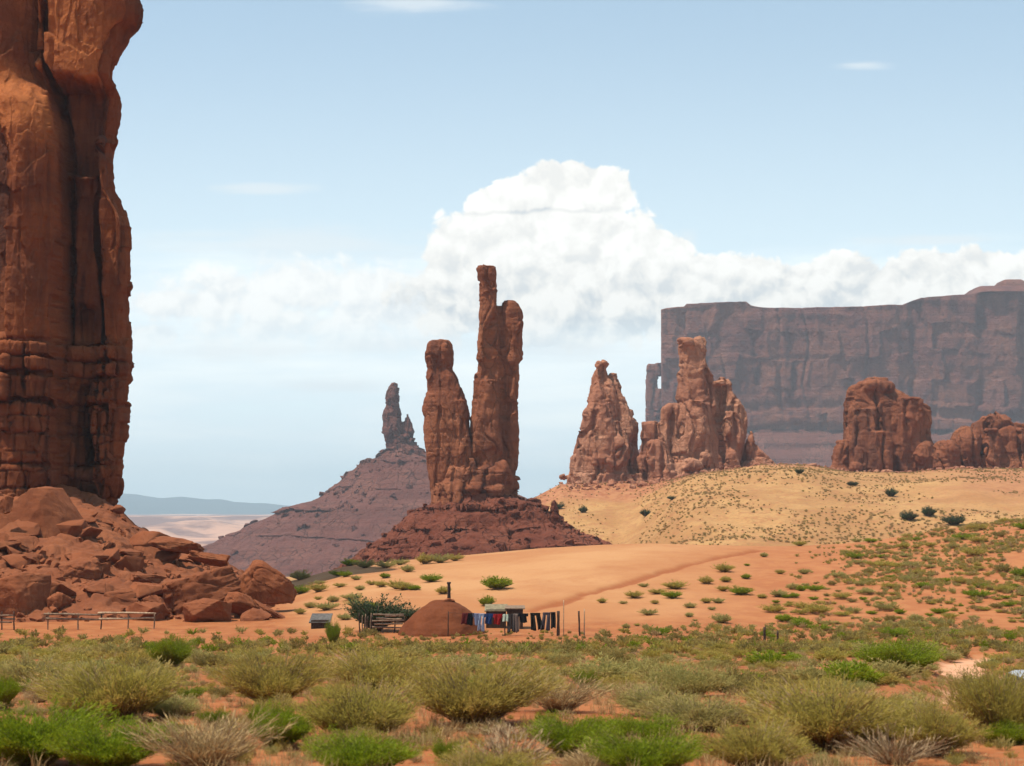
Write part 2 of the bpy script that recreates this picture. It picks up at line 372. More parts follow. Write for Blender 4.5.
bump(n, b, rip * 0.5 + f1 * 0.6 + f2 * 0.35 + f4 * 0.1, 0.6, 0.25)
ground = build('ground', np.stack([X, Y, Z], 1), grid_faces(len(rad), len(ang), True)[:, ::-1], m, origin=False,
               attrs=dict(dune=a_dune, right_side=a_right, hill=a_hill, far=a_far, track=a_track, red_soil_shade=a_redsoil_shade, road=a_road))
tag(ground, 'red desert ground with an orange sand dune and a pale grassy rise', kind='structure')

# far blue mountains
mx = np.linspace(-1200, 2200, 700)
RID = [(-1200, 500), (-300, 497), (60, 497), (112, 493), (135, 494), (160, 498), (180, 496.5), (205, 499), (222, 499), (235, 502), (262, 503), (285, 505.5), (340, 508), (700, 509), (1500, 506), (2200, 503)]
D = 17000.0
rows = []
pyr = interp(mx, RID) + 0.8 * fbm(mx / 12, 0, 0, 5, 4)
for t, dd in ((0, -2600), (0.25, -1900), (0.5, -1200), (0.75, -600), (1.0, 0), (0.6, 900), (0, 2500)):
    x_, z_ = Wn(mx, pyr, D)
    zz = -150 + (z_ + 150) * t + 60 * (t * (1 - t)) * fbm(mx / 9, t * 3, 0, 8, 4)
    rows.append(np.stack([x_, D + dd + 0 * x_, zz], 1))
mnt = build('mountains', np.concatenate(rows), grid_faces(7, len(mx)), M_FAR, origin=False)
tag(mnt, 'long low mountain range hazy blue on the horizon', kind='structure')

# ---------------------------------------------------------------- rock formations
def column(sil, D, depth=0.85, n=2.6, off=0.0, step=0.6, ns=40):
    """rings that follow a traced outline (py, left, right), at distance D + off, with a rounded-box section of its own depth"""
    sil = sorted(sil); py = np.array([s[0] for s in sil], float)
    Dd = D + off
    zs = Wn(512, py, Dd)[1]; xl = Wn([s[1] for s in sil], py, Dd)[0]; xr = Wn([s[2] for s in sil], py, Dd)[0]
    zz = np.linspace(zs[0], zs[-1], max(6, int(abs(zs[0] - zs[-1]) / step)))
    l = np.interp(-zz, -zs, xl); r = np.interp(-zz, -zs, xr)
    th = np.linspace(0, 2 * math.pi, ns, endpoint=False)
    cx, cy = np.sign(np.cos(th)) * np.abs(np.cos(th)) ** (2 / n), np.sign(np.sin(th)) * np.abs(np.sin(th)) ** (2 / n)
    a = np.maximum((r - l) / 2, 0.05)[:, None]; c = ((l + r) / 2)[:, None]
    dp = depth if np.isscalar(depth) else np.interp(-zz, -zs, depth)[:, None]
    V = np.stack([c + a * cx, Dd + a * dp * cy, np.broadcast_to(zz[:, None], (len(zz), ns))], -1).reshape(-1, 3)
    k = len(V); V = np.concatenate([V, [[c[0, 0], Dd, zz[0]], [c[-1, 0], Dd, zz[-1]]]])
    F = grid_faces(len(zz), ns, True)
    j = np.arange(ns); j2 = (j + 1) % ns; last = (len(zz) - 1) * ns
    T = np.concatenate([np.stack([j2, j, np.full(ns, k)], 1), np.stack([last + j, last + j2, np.full(ns, k + 1)], 1)])
    return V, F[:, ::-1], T[:, ::-1]
def lump(px, py, rx, ry, D, off=0, dep=1.0):
    t = np.linspace(0, math.pi, 12)
    return column([(py - ry * math.cos(a), px - rx * math.sin(a) - .01, px + rx * math.sin(a) + .01) for a in t], D, dep, 2.2, off)
def fuse(cols, voxel):
    Vs, Qs, Ts, o = [], [], [], 0
    for V, Q, T in cols: Vs.append(V); Qs.append(Q + o); Ts.append(T + o); o += len(V)
    ob = build('fuse', np.concatenate(Vs), [np.concatenate(Qs), np.concatenate(Ts)], None, origin=False)
    md = ob.modifiers.new('r', 'REMESH'); md.mode = 'VOXEL'; md.voxel_size = voxel
    dg = bpy.context.evaluated_depsgraph_get(); me = bpy.data.meshes.new_from_object(ob.evaluated_get(dg))
    V = np.zeros(len(me.vertices) * 3); me.vertices.foreach_get('co', V); V = V.reshape(-1, 3)
    F = np.zeros(len(me.loops), np.int64); me.loops.foreach_get('vertex_index', F); F = F.reshape(-1, 4)
    old = ob.data; bpy.data.objects.remove(ob); bpy.data.meshes.remove(old); bpy.data.meshes.remove(me)
    return V, F
def relax(V, F, it):
    e = np.concatenate([F[:, [0, 1]], F[:, [1, 2]], F[:, [2, 3]], F[:, [3, 0]]])
    deg = np.bincount(e.ravel(), minlength=len(V)).astype(float)
    for _ in range(it):
        S = np.zeros_like(V)
        for k in range(3): S[:, k] = np.bincount(e[:, 0], V[e[:, 1], k], len(V)) + np.bincount(e[:, 1], V[e[:, 0], k], len(V))
        V = 0.4 * V + 0.6 * S / np.maximum(deg, 1)[:, None]
    return V
def weather(V, F, s, seed, lump_=1.0, joint=1.0, bed=1.0, fine=1.0, jw=1.0, bh=1.0, block=1.0):
    """joints, bedding ledges, blocks and grain; s is the size in metres of one unit of detail"""
    for ps in (0, 1):
        N = normals(V, F); x, y, z = V.T
        H = np.sqrt(np.maximum(0, 1 - N[:, 2] ** 2))
        if ps == 0:
            d = lump_ * 1.5 * fbm(x / (6 * s), y / (6 * s), z / (9 * s), seed, 3)
            wx = fbm(x / (8 * s), y / (8 * s), z / (16 * s), seed + 5, 3) * 2.2 * s
            j = vn((x + wx) / (3.4 * s * jw), (y + wx) / (3.4 * s * jw), z / (30 * s), seed + 9)
            d -= joint * 1.9 * (1 - sst(np.abs(j), 0.0, 0.26)) * H
            d += joint * 0.8 * np.sign(vn((x + wx) / (5 * s), (y - wx) / (5 * s), z / (18 * s), seed + 13)) * np.abs(vn((x + wx) / (5 * s), (y - wx) / (5 * s), z / (18 * s), seed + 13)) ** 0.4 * H
        else:
            zw = z + 1.4 * s * fbm(x / (12 * s), y / (12 * s), 0 * z, seed + 21, 2)
            d = 0
            for hb, am in ((4.2 * s * bh, 0.9), (1.7 * s * bh, 0.5)):
                k = zw / hb; i = np.floor(k); f = k - i
                h0 = _h(i, i * 0 + 3, i * 0, seed + 31) - .5; g = np.minimum(f, 1 - f)
                d = d + am * bed * (h0 * sst(g, 0, .18) - .55 * (1 - sst(g, 0.0, 0.12)) * sst(vn(x / (9 * s), y / (9 * s), i * 3.7, seed + 41), -0.2, 0.4)) * H
            for bw, bz, am in ((5.0, 11.0, 1.0), (2.3, 4.0, 0.6)):
                wq = 1.3 * fbm(x / (5 * s), y / (5 * s), z / (9 * s), seed + 71, 3)
                cz = z / (bz * s) + wq * .4; iz = np.floor(cz); ca = (x + .6 * y) / (bw * s) + wq * .6 + .37 * iz; ia = np.floor(ca); fa, fz = ca - ia, cz - iz
                ga = np.minimum(fa, 1 - fa) * bw; gz_ = np.minimum(fz, 1 - fz) * bz
                d = d + block * am * H * ((_h(ia, iz, ia * 0, seed + 73) - .5) * 1.5 + (_h(ia, iz, ia * 0, seed + 83) - .5) * 3.4 * (fa - .5) + (_h(ia, iz, ia * 0, seed + 93) - .5) * 3.0 * (fz - .5)) * (1.0 * sst(np.minimum(ga, gz_ * .6), 0, .45) - .9 * (1 - sst(ga, 0, .35)))
            d = d + fine * (0.8 * fbm(x / (2.2 * s), y / (2.2 * s), z / (2.0 * s), seed + 51, 4, 0.6) + 0.5 * np.abs(fbm(x / (1.5 * s), y / (1.5 * s), z / (3.0 * s), seed + 61, 3)))
        V = V + N * (d * s * 0.5)[:, None]
    return V
def rock_part(name, cols, voxel, mat, parent, s, seed, smooth_it=3, **kw):
    V, F = fuse(cols, voxel); V = relax(V, F, smooth_it); V = weather(V, F, s, seed, **kw)
    return build(name, V, F, mat, parent, smooth=True)
def apron(name, D, ctop, top_r, left, right, zbot_py, mat, parent, seed, ledges=(), rough=1.0, nr=170, na=420, squash=0.9):
    """a talus cone: outline lists (py, px) on the left and the right of a centre column ctop"""
    py = np.linspace(min(left[0][0], right[0][0]), zbot_py, nr)
    zl = Wn(512, py, D)[1]; c = Wn(ctop, py, D)[0]
    rl = c - Wn(interp(py, left), py, D)[0]; rr = Wn(interp(py, right), py, D)[0] - c
    th = np.linspace(0, 2 * math.pi, na, endpoint=False)
    w = 0.5 + 0.5 * np.cos(th)
    rad = rl[:, None] * (1 - w)[None] + rr[:, None] * w[None]
    sc = (rl.max() + rr.max()) / 2
    gx, gy = np.cos(th)[None] * 3.0, np.sin(th)[None] * 3.0
    t = np.linspace(0, 1, nr)[:, None]
    g = fbm(gx * 2.2 + 0 * t, gy * 2.2, t * 1.2, seed, 5, 0.6)
    rad = rad * (1 + 0.09 * rough * g * t ** 0.6)
    X = c[:, None] + rad * np.cos(th); Y = D + rad * np.sin(th) * squash; Z = np.broadcast_to(zl[:, None], X.shape).copy()
    for lp, amp, seg in ledges:                               # harder beds standing out of the slope
        pw = py[:, None] + 3.5 * fbm(gx, gy, 0, seed + 77, 3)
        k = np.exp(-np.abs(pw - lp) / 2.2) * np.where(pw < lp, 1, 0.15)
        on = sst(vn(gx * seg, gy * seg, 0, seed + int(lp)), -0.5, 0.1)
        X = X + k * amp * on * np.cos(th); Y = Y + k * amp * on * np.sin(th)
    V = np.stack([X, Y, Z], -1).reshape(-1, 3)
    k = len(V); V = np.concatenate([V, [[c[0], D, zl[0]]]])
    F = grid_faces(nr, na, True); j = np.arange(na); T = np.stack([j, (j + 1) % na, np.full(na, k)], 1)
    N = normals(V, F); x, y, z = V.T; s = sc / 60
    d = 2.2 * fbm(x / (9 * s), y / (9 * s), z / (9 * s), seed + 3, 5, 0.62) + 1.3 * np.abs(fbm(x / (3 * s), y / (3 * s), z / (3 * s), seed + 4, 3))
    zz = (z / (3.1 * s)) + 0.6 * fbm(x / (14 * s), y / (14 * s), 0 * z, seed + 6, 3)
    d = d + 0.9 * np.tanh(3 * np.sin(zz * 2.1)) * sst(vn(x / (25 * s), y / (25 * s), z / (6 * s), seed + 8), -.3, .5)
    ok = np.ones(len(V)); ok[-1] = 0
    V = V + N * (d * s * 0.45 * rough * ok)[:, None]
    return build(name, V, [F[:, ::-1], T[:, ::-1]], mat, parent)

# the two slender spires on their cone of red shale
DT = 480.0
tot = empty('twin_spire', W(474, 568, DT), 'slender twin red pillars, the right one very tall, on a dark red shale cone', 'rock spire')
leftp = [column([(339, 437, 443), (341, 431, 450), (345, 429, 453), (352, 428.2, 453.4), (366, 427.5, 453.5), (370, 428, 453), (376, 427, 456), (384, 427.2, 458), (392, 426.8, 462), (401, 424.5, 466), (412, 422.8, 468), (431, 423, 469.5), (457, 426, 471), (489, 430, 474), (512, 431, 478)], DT, 0.8, 2.5, -1.0),
         lump(438, 343, 5, 3.5, DT), column([(400, 452, 464), (440, 455, 470), (495, 450, 474)], DT, .9, 2.3, -5)]
rock_part('left_pillar', leftp, 0.34, M_TOTEM, tot, 1.6, 11, 2, lump_=.5, joint=.4, bed=.3, block=.55, fine=.55)
rightp = [column([(265.8, 480, 496), (267.5, 478.3, 497.6), (297, 478, 498.8), (332, 478, 500), (366, 476.5, 501), (392, 473, 501), (431, 471.5, 502), (455, 472, 504), (512, 470, 506)], DT, 0.9, 2.8, -0.5),
          column([(302, 503, 513), (304, 500.5, 516), (312, 499, 519.5), (320, 499, 520.5), (350, 499, 520), (375, 498, 519.8), (405, 498, 517), (431, 497, 518), (470, 496, 518), (512, 494, 518)], DT, 0.9, 2.6, 1.5),
          column([(380, 481, 499), (400, 478, 500), (450, 474, 503), (505, 474, 506)], DT, .8, 2.4, -4)]
rock_part('right_pillar', rightp, 0.34, M_TOTEM, tot, 1.6, 23, 2, lump_=.4, joint=.7, bed=.3, block=.9, fine=.6)
basep = [column([(470, 445, 506), (482, 436, 514), (490, 432, 517), (500, 431, 518), (520, 428, 520)], DT, 0.8, 2.8)]
for px, py, rx, ry, o in ((455, 478, 10, 12, -8), (470, 470, 9, 14, -9), (486, 478, 10, 14, -10), (502, 474, 11, 15, -9), (511, 484, 8, 13, -6), (446, 490, 9, 10, -9), (478, 490, 12, 9, -12), (498, 492, 11, 9, -11)):
    basep.append(lump(px, py, rx, ry, DT, o * .8))
rock_part('rock_base', basep, 0.34, M_TOTEM, tot, 1.6, 37, 2, lump_=.6, joint=.8, bed=1.2, fine=.8)
apron('talus_slope', DT, 474, 0, [(496, 436), (503, 430), (509, 420), (530, 393), (569, 341), (600, 300)], [(494, 512), (498, 518), (504, 539), (510, 548), (526, 565), (543, 606), (570, 650), (600, 690)], 600, M_SHALE, tot, 5,
      ledges=((507, 1.6, 3), (528, 1.5, 2.2), (545, 1.2, 3)), rough=1.9)
rock_part('pinnacle', [column([(500, 553.5, 554.5), (508, 551, 557.5), (520, 548, 561), (534, 545, 565)], DT, .9, 2.3, -8)], 0.3, M_SHALE, tot, .8, 71, 1)

# the cluster of broad spires on the crest, three formations standing apart
DY = 690.0
yl = empty('rock_spire', W(605, 484, DY), 'tapering orange rock spire with a knob on top, just right of the tall thin pillars', 'rock spire')
cols = [lump(603.3, 364.5, 6.8, 5.2, DY, 0), column([(367, 598, 608), (372, 594, 609), (386, 590, 613), (406, 586.5, 617), (432, 578, 619), (455, 571.5, 620), (475, 569, 620), (490, 566, 620)], DY, .8, 2.4),
        column([(374, 611, 616), (379, 609, 615.5), (388, 608, 619), (392, 608, 620.5), (406, 606, 627), (421, 604, 634), (441, 603, 639), (478, 602, 641), (490, 600, 642)], DY, .8, 2.4, 2),
        column([(404, 598, 606), (430, 594, 612), (460, 590, 614), (488, 588, 616)], DY, .8, 2.3, -7), column([(420, 612, 621), (450, 611, 627), (488, 610, 632)], DY, .8, 2.3, -7),
        lump(564.5, 477, 4.5, 3.5, DY), column([(430, 577, 588), (460, 572, 592), (488, 570, 594)], DY, .8, 2.3, -5),
        column([(474, 576, 640), (490, 570, 645)], DY, .5, 3, -5)]
rock_part('spire', cols, 0.45, M_YEI, yl, 2.2, 41, 2, lump_=.7, joint=1.3, bed=.2, block=1.15, fine=.6)
ym = empty('rock_tower', W(705, 478, DY), 'massive orange rock tower with a blunt twin-knobbed head and lower shoulders, middle of the crest', 'rock tower')
cols = [lump(687, 343, 7.5, 5.5, DY, -2), lump(700, 343, 9.5, 8, DY), column([(340, 684, 705), (345, 681, 708.5), (360, 680.5, 709.5), (366, 680, 710), (375, 679, 714.5), (395, 676.5, 716), (430, 673, 722), (482, 668, 728)], DY, .85, 2.6),
        column([(377, 718, 726), (383.5, 712, 732.5), (390, 714, 733), (406, 712, 742), (424, 711, 744.6), (441, 711, 746), (478, 710, 748)], DY, .85, 2.5, 3), lump(719, 383, 7, 3.6, DY, -6),
        column([(400, 690, 704), (430, 686, 710), (480, 684, 714)], DY, .8, 2.3, -9), column([(412, 724, 736), (440, 722, 742), (478, 722, 742)], DY, .8, 2.3, -6)]
rock_part('tower', cols, 0.45, M_YEI, ym, 2.2, 43, 2, lump_=.7, joint=1.3, bed=.2, block=1.15, fine=.6)
cols = [column([(405, 667, 682), (408, 662, 684), (425, 659, 686), (480, 656, 690)], DY, .8, 2.6, -3), column([(421.5, 641, 658), (424, 639.5, 661), (440, 639, 664), (482, 638, 668)], DY, .8, 2.8, -5),
        column([(441, 650, 662), (446, 648, 668), (456, 649, 673), (470, 650, 682), (485, 648, 690)], DY, .8, 2.8, -13), lump(705, 460, 7, 9, DY, -14), lump(690, 466, 14, 9, DY, -14), column([(462, 672, 690), (470, 660, 716), (482, 650, 722)], DY, .5, 2.4, -12)]
rock_part('shoulder', cols, 0.45, M_YEI, ym, 2.2, 47, 2, lump_=.7, joint=1.1, bed=.2, block=1.15, fine=.6)
cols = [column([(431, 751.5, 753), (438, 748, 756), (447, 746, 758.5), (458, 744, 768), (467, 742, 776), (478, 740, 782)], DY, .8, 2.3, -3)]
rock_part('side_spire', cols, 0.42, M_YEI, ym, 2.0, 49, 1, lump_=.7, joint=1.0, bed=.5, fine=.8)
yr = empty('rock_block', W(890, 478, DY), 'squat square-shouldered red rock block at the right end of the crest', 'rock block')
cols = [column([(379, 868, 886), (382, 860, 888), (386, 851, 893), (390, 848.5, 898), (399, 847, 912), (406, 846.5, 926), (412, 846, 931), (431, 846, 932), (480, 843, 936)], DY, .6, 3.2), lump(872, 387, 14, 7, DY, -4), lump(884, 388, 12, 7, DY, -5),
        column([(441, 836, 847), (446, 835, 850), (480, 833, 856)], DY, .9, 2.8, -4), column([(408, 852, 872), (440, 850, 880), (478, 848, 884)], DY, .6, 2.3, -12), column([(432, 870, 890), (478, 866, 896)], DY, .6, 2.3, -16),
        column([(398, 900, 922), (440, 896, 926), (478, 896, 930)], DY, .6, 2.4, -12), lump(856, 467, 9, 5, DY, -18)]
rock_part('block', cols, 0.45, M_TOTEM, yr, 2.4, 53, 2, lump_=.8, joint=1.2, bed=.2, block=.6, fine=.9)  # darker pillar stone puts the cloud shade into the block's colour
cols = [column([(410.5, 994, 997), (416, 982, 1006), (422, 977, 1013), (430, 975, 1030), (482, 970, 1050)], DY, .6, 2.8, 2), column([(424, 1016, 1040), (440, 1010, 1060), (482, 1008, 1080)], DY, .6, 2.6, 2), column([(430, 985, 1000), (478, 980, 1004)], DY, .8, 2.3, -8)]
ye = empty('rock_wall', W(1020, 478, DY), 'craggy red rock wall with a small peak at the far right edge of the crest', 'rock wall')
rock_part('wall', cols, 0.45, M_TOTEM, ye, 2.2, 57, 2, lump_=.8, joint=1.3, bed=.2, block=1.15, fine=.6)  # cloud shade painted in with the darker stone here too
for (px, py, rx, ry, o), lb in zip(((927, 457, 13, 17, -14), (946, 455, 14, 16, -13), (965, 448, 16, 22, -6)),
        ('rounded boulder leaning on the squat rock block', 'rounded boulder between two others right of the squat block', 'largest of the three rounded boulders right of the squat block')):
    o_ = rock_part('giant_boulder', [lump(px, py, rx, ry, DY, o), lump(px + 2, py + ry * .6, rx * .95, ry * .6, DY, o)], 0.42, M_TOTEM, None, 2.0, int(px), 1, lump_=1.0, joint=.9, bed=.2, block=.6, fine=.9)
    tag(o_, lb, 'boulder', 'rounded boulders on the crest')

# butte with a thumb of rock far off in the valley
DB = 1800.0
bt = empty('thumb_butte', W(400, 560, DB), 'purple stepped butte with a pointed thumb of rock on top, far down the valley', 'butte')
cols = [column([(383.5, 393, 394.8), (388, 389, 397.8), (399, 386.2, 398.8), (416, 383, 401.2), (430, 383, 404), (449, 384.7, 408), (456, 384, 410)], DB, .7, 2.5), column([(414, 406.5, 407.8), (418, 404.5, 409.5), (424.6, 403, 412.6), (438, 402, 413.5), (456, 400, 415)], DB, .8, 2.5)]
rock_part('spire', cols, 0.9, M_BUTTE, bt, 4.5, 61, 1, lump_=.4, joint=.8, bed=.5, fine=.5)
apron('talus_slope', DB, 402, 0, [(438, 396), (448, 387), (456, 373), (461, 364), (462, 363.4), (474, 349), (488, 334), (499, 315), (507, 288), (511.5, 284.5), (526, 254), (543, 220), (575, 150), (600, 110)],
      [(438, 408), (448, 420), (462, 448), (488, 505), (510, 560), (543, 640), (600, 760)], 590, M_BUTTE, bt, 9, ledges=((450, 4, 1.5), (462, 6, 1.2), (488, 4, 2.5), (511, 12, 1.0), (534, 4, 2)), rough=0.85, nr=220, na=520)

# long flat-topped mesa
DM = 3000.0
ms = empty('mesa', W(900, 500, DM), 'long flat-topped mesa, a huge shaded cliff behind the orange spires', 'mesa')
TOP = [(655, 310), (661, 309.5), (664, 308.5), (684, 307), (686.5, 304), (746, 302.8), (750, 306.5), (760, 308.5), (800, 309.5), (860, 308.8), (900, 307), (910, 303), (918, 300.5), (940, 299), (967, 297), (1024, 295), (1200, 294), (1600, 296)]
nt_, ns_ = 150, 900
s = np.linspace(0, 1, ns_)
plan_px = np.concatenate([np.full(130, 660.0), np.linspace(660.3, 1600, ns_ - 130)])
plan_D = np.concatenate([np.linspace(3900, 3005, 130), np.linspace(3000, 2860, ns_ - 130)])
xs0 = Wn(plan_px, 380 + 0 * plan_px, DM)[0]
xs0[:130] += 4 + np.linspace(160, 0, 130) * 0.85; xs0[130:160] += np.linspace(4, 0, 30)
ztop = Wn(512, interp(plan_px, TOP), DM)[1]; zbase = Wn(512, 431 + 0 * plan_px, DM)[1]
V = []
nx_ = np.concatenate([np.full(126, -1.0), np.linspace(-1, 0, 10), np.zeros(ns_ - 136)]); ny_ = -np.sqrt(1 - nx_ ** 2)
tt = np.linspace(0, 1, nt_)
zz = ztop[None] + (zbase - ztop)[None] * tt[:, None]
out = (2 + 9 * tt[:, None]) + 0 * zz
u_ = np.cumsum(np.hypot(np.diff(xs0, prepend=xs0[0]), np.diff(plan_D, prepend=plan_D[0])))[None] + 0 * zz
wv = 14 * fbm(u_ / 60, zz / 90, 0, 81, 3)
fl = vn((u_ + wv) / 44, zz / 400, 0, 83); fl2 = vn((u_ + wv) / 62, zz / 700, 0, 85)
out += -5 * (1 - sst(np.abs(fl), 0, .3)) + 5 * np.sign(fl2) * np.abs(fl2) ** .4 + 10 * fbm(u_ / 190, zz / 600, 0, 87, 3) + 2.5 * fbm(u_ / 14, zz / 20, 0, 89, 4)
led = .4 * vn(zz / 16 + 1.5 * fbm(u_ / 160, 0 * zz, 0, 3, 2), 0, 0, 90); out += 3.2 * np.tanh(3 * led) * (sst(tt, .75, .95) + 0.35 + sst(tt, .12, .0))[:, None]
pj = zz / 55 + .5 * fbm(u_ / 120, zz / 200, 0, 61, 2); pi_ = np.floor(pj); pa = (u_ + wv) / 38 + .37 * pi_; ia_ = np.floor(pa)
out += 9 * (_h(ia_, pi_, ia_ * 0, 5) - .5) * (pa - ia_ - .5) * 2 + 5 * (_h(ia_, pi_, ia_ * 0, 6) - .5)
Vx = xs0[None] + nx_[None] * out * .15; Vy = plan_D[None] + ny_[None] * out
top_in = np.stack([xs0 + 30, plan_D + 90, ztop + 3], 1); top_back = np.stack([np.maximum(xs0, xs0[0]) + 60, 0 * xs0 + 3900, ztop + 2], 1)
V = np.concatenate([top_back, top_in, np.stack([Vx, Vy, zz], -1).reshape(-1, 3)])
build('cliff', V, grid_faces(nt_ + 2, ns_)[:, ::-1], M_MESA, ms)
tr = np.linspace(0, 1, 60)[:, None]
zt = zbase[None] + 3 + (-110 - zbase)[None] * tr; ot = 12 + 330 * tr ** 1.12 + 0 * zt
gl = fbm(u_[:1] / 45 + 0 * tr, tr * 2, 0, 91, 4); ot = ot + 34 * gl * tr ** .5 + 3 * np.sign(np.sin(zt / 5.5 + gl)) 
V = np.stack([xs0[None] + nx_[None] * ot, plan_D[None] + ny_[None] * ot, zt], -1).reshape(-1, 3)
build('talus_slope', V, grid_faces(60, ns_)[:, ::-1], M_BUTTE, ms)
cols = [column([(364, 649, 657), (366, 647.3, 657), (375, 647, 657), (400, 646.5, 657.5), (420, 646, 659), (445, 645, 661)], DM, 1.0, 5, 30), column([(389, 656, 662), (400, 656, 663), (440, 655, 664)], DM, .9, 4, 20), column([(363, 656, 664), (376, 655.5, 664)], DM, .9, 5, 25)]
rock_part('side_pillar', cols, 1.5, M_MESA, ms, 5, 95, 1, lump_=.3, joint=.5, bed=.3, fine=.3)
cols = [column([(289, 973, 1000), (293, 969, 1024), (300, 960, 1034)], DM, 1.5, 6, 60), column([(281.5, 1000, 1018), (284, 998, 1021), (296, 996, 1026)], DM, 1.5, 6, 60)]
rock_part('cap_rock', cols, 1.6, M_MESA, ms, 4, 97, 0, lump_=.1, joint=.2, bed=.3, fine=.2, block=0)
# ---------------------------------------------------------------- the cliff at the left edge
DC = 215.0
cl = empty('cliff', W(40, 520, DC), 'towering dark red sandstone cliff at the left edge, above the boulders', 'cliff')
RS = [(-200, 146), (-60, 142), (0, 136), (10, 139), (17, 139.5), (24, 136), (31, 128), (51, 120.5), (69, 115), (106, 113), (128, 109.6), (150, 109), (175, 113), (194, 117), (205, 124), (212, 128), (226, 131.5), (248, 131.8), (250, 129.5), (286, 130.4), (295, 127), (330, 127.6),
      (357, 130.4), (380, 129.7), (384, 127), (408, 126), (457, 123.3), (475, 121.6), (485, 119), (494, 114.5), (505, 108), (540, 104)]
py = np.linspace(-75, 540, 560); zc = Wn(0, py, DC)[1]
Rr = interp(py, RS) + 0.9 * fbm(py / 7, 0, 0, 3, 3)
q = np.concatenate([np.linspace(0, .68, 70)[:-1] , np.linspace(.68, 1, 330)])
PX = -420 + (Rr[:, None] + 420) * q[None]; PY = py[:, None] + 0 * PX
w = np.zeros_like(PX)
wob = 3.0 * fbm(PX / 30, PY / 60, 0, 7, 3)
edge = interp(py, [(-230, 40), (0, 42), (70, 42), (91, 54), (120, 63), (164, 67.5), (256, 69.5), (345, 68), (400, 72), (540, 70)])[:, None] + wob
m_left = sst(PX, edge + 1.5, edge - 3.0)                                   # the left buttress stands forward
bulge = 2.2 * np.sin(np.clip((PX - edge) / -60, 0, 1) * math.pi)
w += m_left * (3.6 + bulge + 3.5 * sst(PY, 60, 150))
# sloping shoulder above the arch on the buttress, then the hollow under it
arch = interp(np.clip(PX[0], -60, 40), [(-60, 105), (0, 117), (15, 131), (26, 156), (27.5, 200), (40, 900)])[None] + 0 * PY
arch = interp(PX, [(-420, 110), (-60, 104), (0, 117), (15, 131), (26, 158), (27.3, 240), (28.2, 900)]) + wob
holl = sst(PY - arch, -2, 5) * (1 - sst(PY, 335, 347))
w -= 3.0 * holl * m_left
w -= 5.0 * m_left * (1 - sst(PY, 78, 118)) * sst(PX, -10, 50)
# dark crack between the buttress and the right mass
crk = np.abs(PX - interp(py, [(-230, 46), (0, 47), (60, 46), (90, 56), (130, 66), (160, 70), (260, 71.5), (345, 71)])[:, None] - wob * .6)
w -= (4.5 * (1 - sst(PY, 70, 110)) + 1.6) * (1 - sst(crk, 1.5, 5.0)) * (PY < 350)
# right mass: overhanging head above, hollow below, lip at its foot
m_r = 1 - m_left
yh = PY + 7 * fbm(PX / 16, 0, 0, 12, 3) + ((PX - 85) / 40) ** 2 * 9
w += m_r * 4.2 * (1 - sst(yh, 80, 96)) * (0.6 + 0.4 * np.sin(np.clip((PX - 48) / 80, 0, 1) * math.pi))
lip = 172 + 6 * np.cos((PX - 85) / 12) - (PX > 100) * 30
w -= m_r * 1.8 * sst(yh, 88, 97) * (1 - sst(PY, lip - 3, lip))
w += m_r * 1.0 * np.exp(-((PY - lip - 2) / 4) ** 2)
rib = interp(py, [(140, 112), (150, 109), (208, 100), (256, 102), (300, 106), (345, 108), (410, 100), (540, 96)])[:, None] + wob * .7
m_rib = sst(PX, rib - 1, rib + 1.5) * sst(PY, 150, 185)
w += 1.9 * m_rib
w -= 2.2 * (1 - sst(np.abs(PX - rib + 3), 1, 3.5)) * sst(PY, 180, 220) * (PY < 345)
w -= 1.8 * m_r * np.exp(-((PX - 86) / 11) ** 2) * sst(PY, 300, 312) * (1 - sst(PY, 340, 352))
# bedded courses
for y0, y1, a in ((344, 349, -.8), (349, 361, 1.5), (361, 365, -.7), (365, 376, 1.9), (376, 381, -.5), (381, 403, 2.6), (403, 408, -1.3), (408, 434, .9), (434, 437, -.1), (437, 464, .7), (464, 468, -.6), (468, 560, .8)):
    yw = PY + 2.6 * fbm(PX / 22, 0, 0, y0, 4); a = a * (.35 + 1.3 * _h(np.floor(PX / 17 + y0), PX * 0 + y0, PX * 0, 4))
    w += a * (1 - .75 * sst(PX, Rr[:, None] - 16, Rr[:, None] - 2)) * sst(yw, y0 - .5, y0 + .5) * (1 - sst(yw, y1 - .4, y1 + .4))
w += 1.2 * sst(PY, 345, 470)
dark = np.exp(-((PX - 87 - 3 * np.sin(PY / 14)) / 8) ** 2) * sst(PY, 378, 386) * (1 - sst(PY, 455, 480)); w -= 5.0 * dark
for bx in (-60, -22, 18, 47, 60, 104, 112):                                              # vertical joints of the lower blocks
    w -= 1.1 * (1 - sst(np.abs(PX - bx - 2 * fbm(PY / 12, bx, 0, 5, 2)), .6, 2.0)) * sst(PY, 350, 356) * sst(vn(PY / 20, bx, 0, 9), -.4, .2)
w -= 3.4 * sst(PY, 470, 505) * sst(PX, 40, 75)
w -= 4.0 * np.clip((100 - PX) / 500, 0, 1) * 0 
k = DC / FPX
Dp = DC - w
x = Wn(PX, PY, DC)[0]; zf = zc[:, None] + 0 * x
cor = np.linspace(0, math.pi / 2, 30)[None, 1:]; rc = 3.2
xR, dR = x[:, -1:], Dp[:, -1:]
xc = xR + rc * 0.55 * np.sin(cor) - 1.7; dc_ = dR + rc * (1 - np.cos(cor))
bk = np.linspace(0, 1, 60)[None, 1:]
xb = xc[:, -1:] - 12 * bk; db = dc_[:, -1:] + 26 * bk
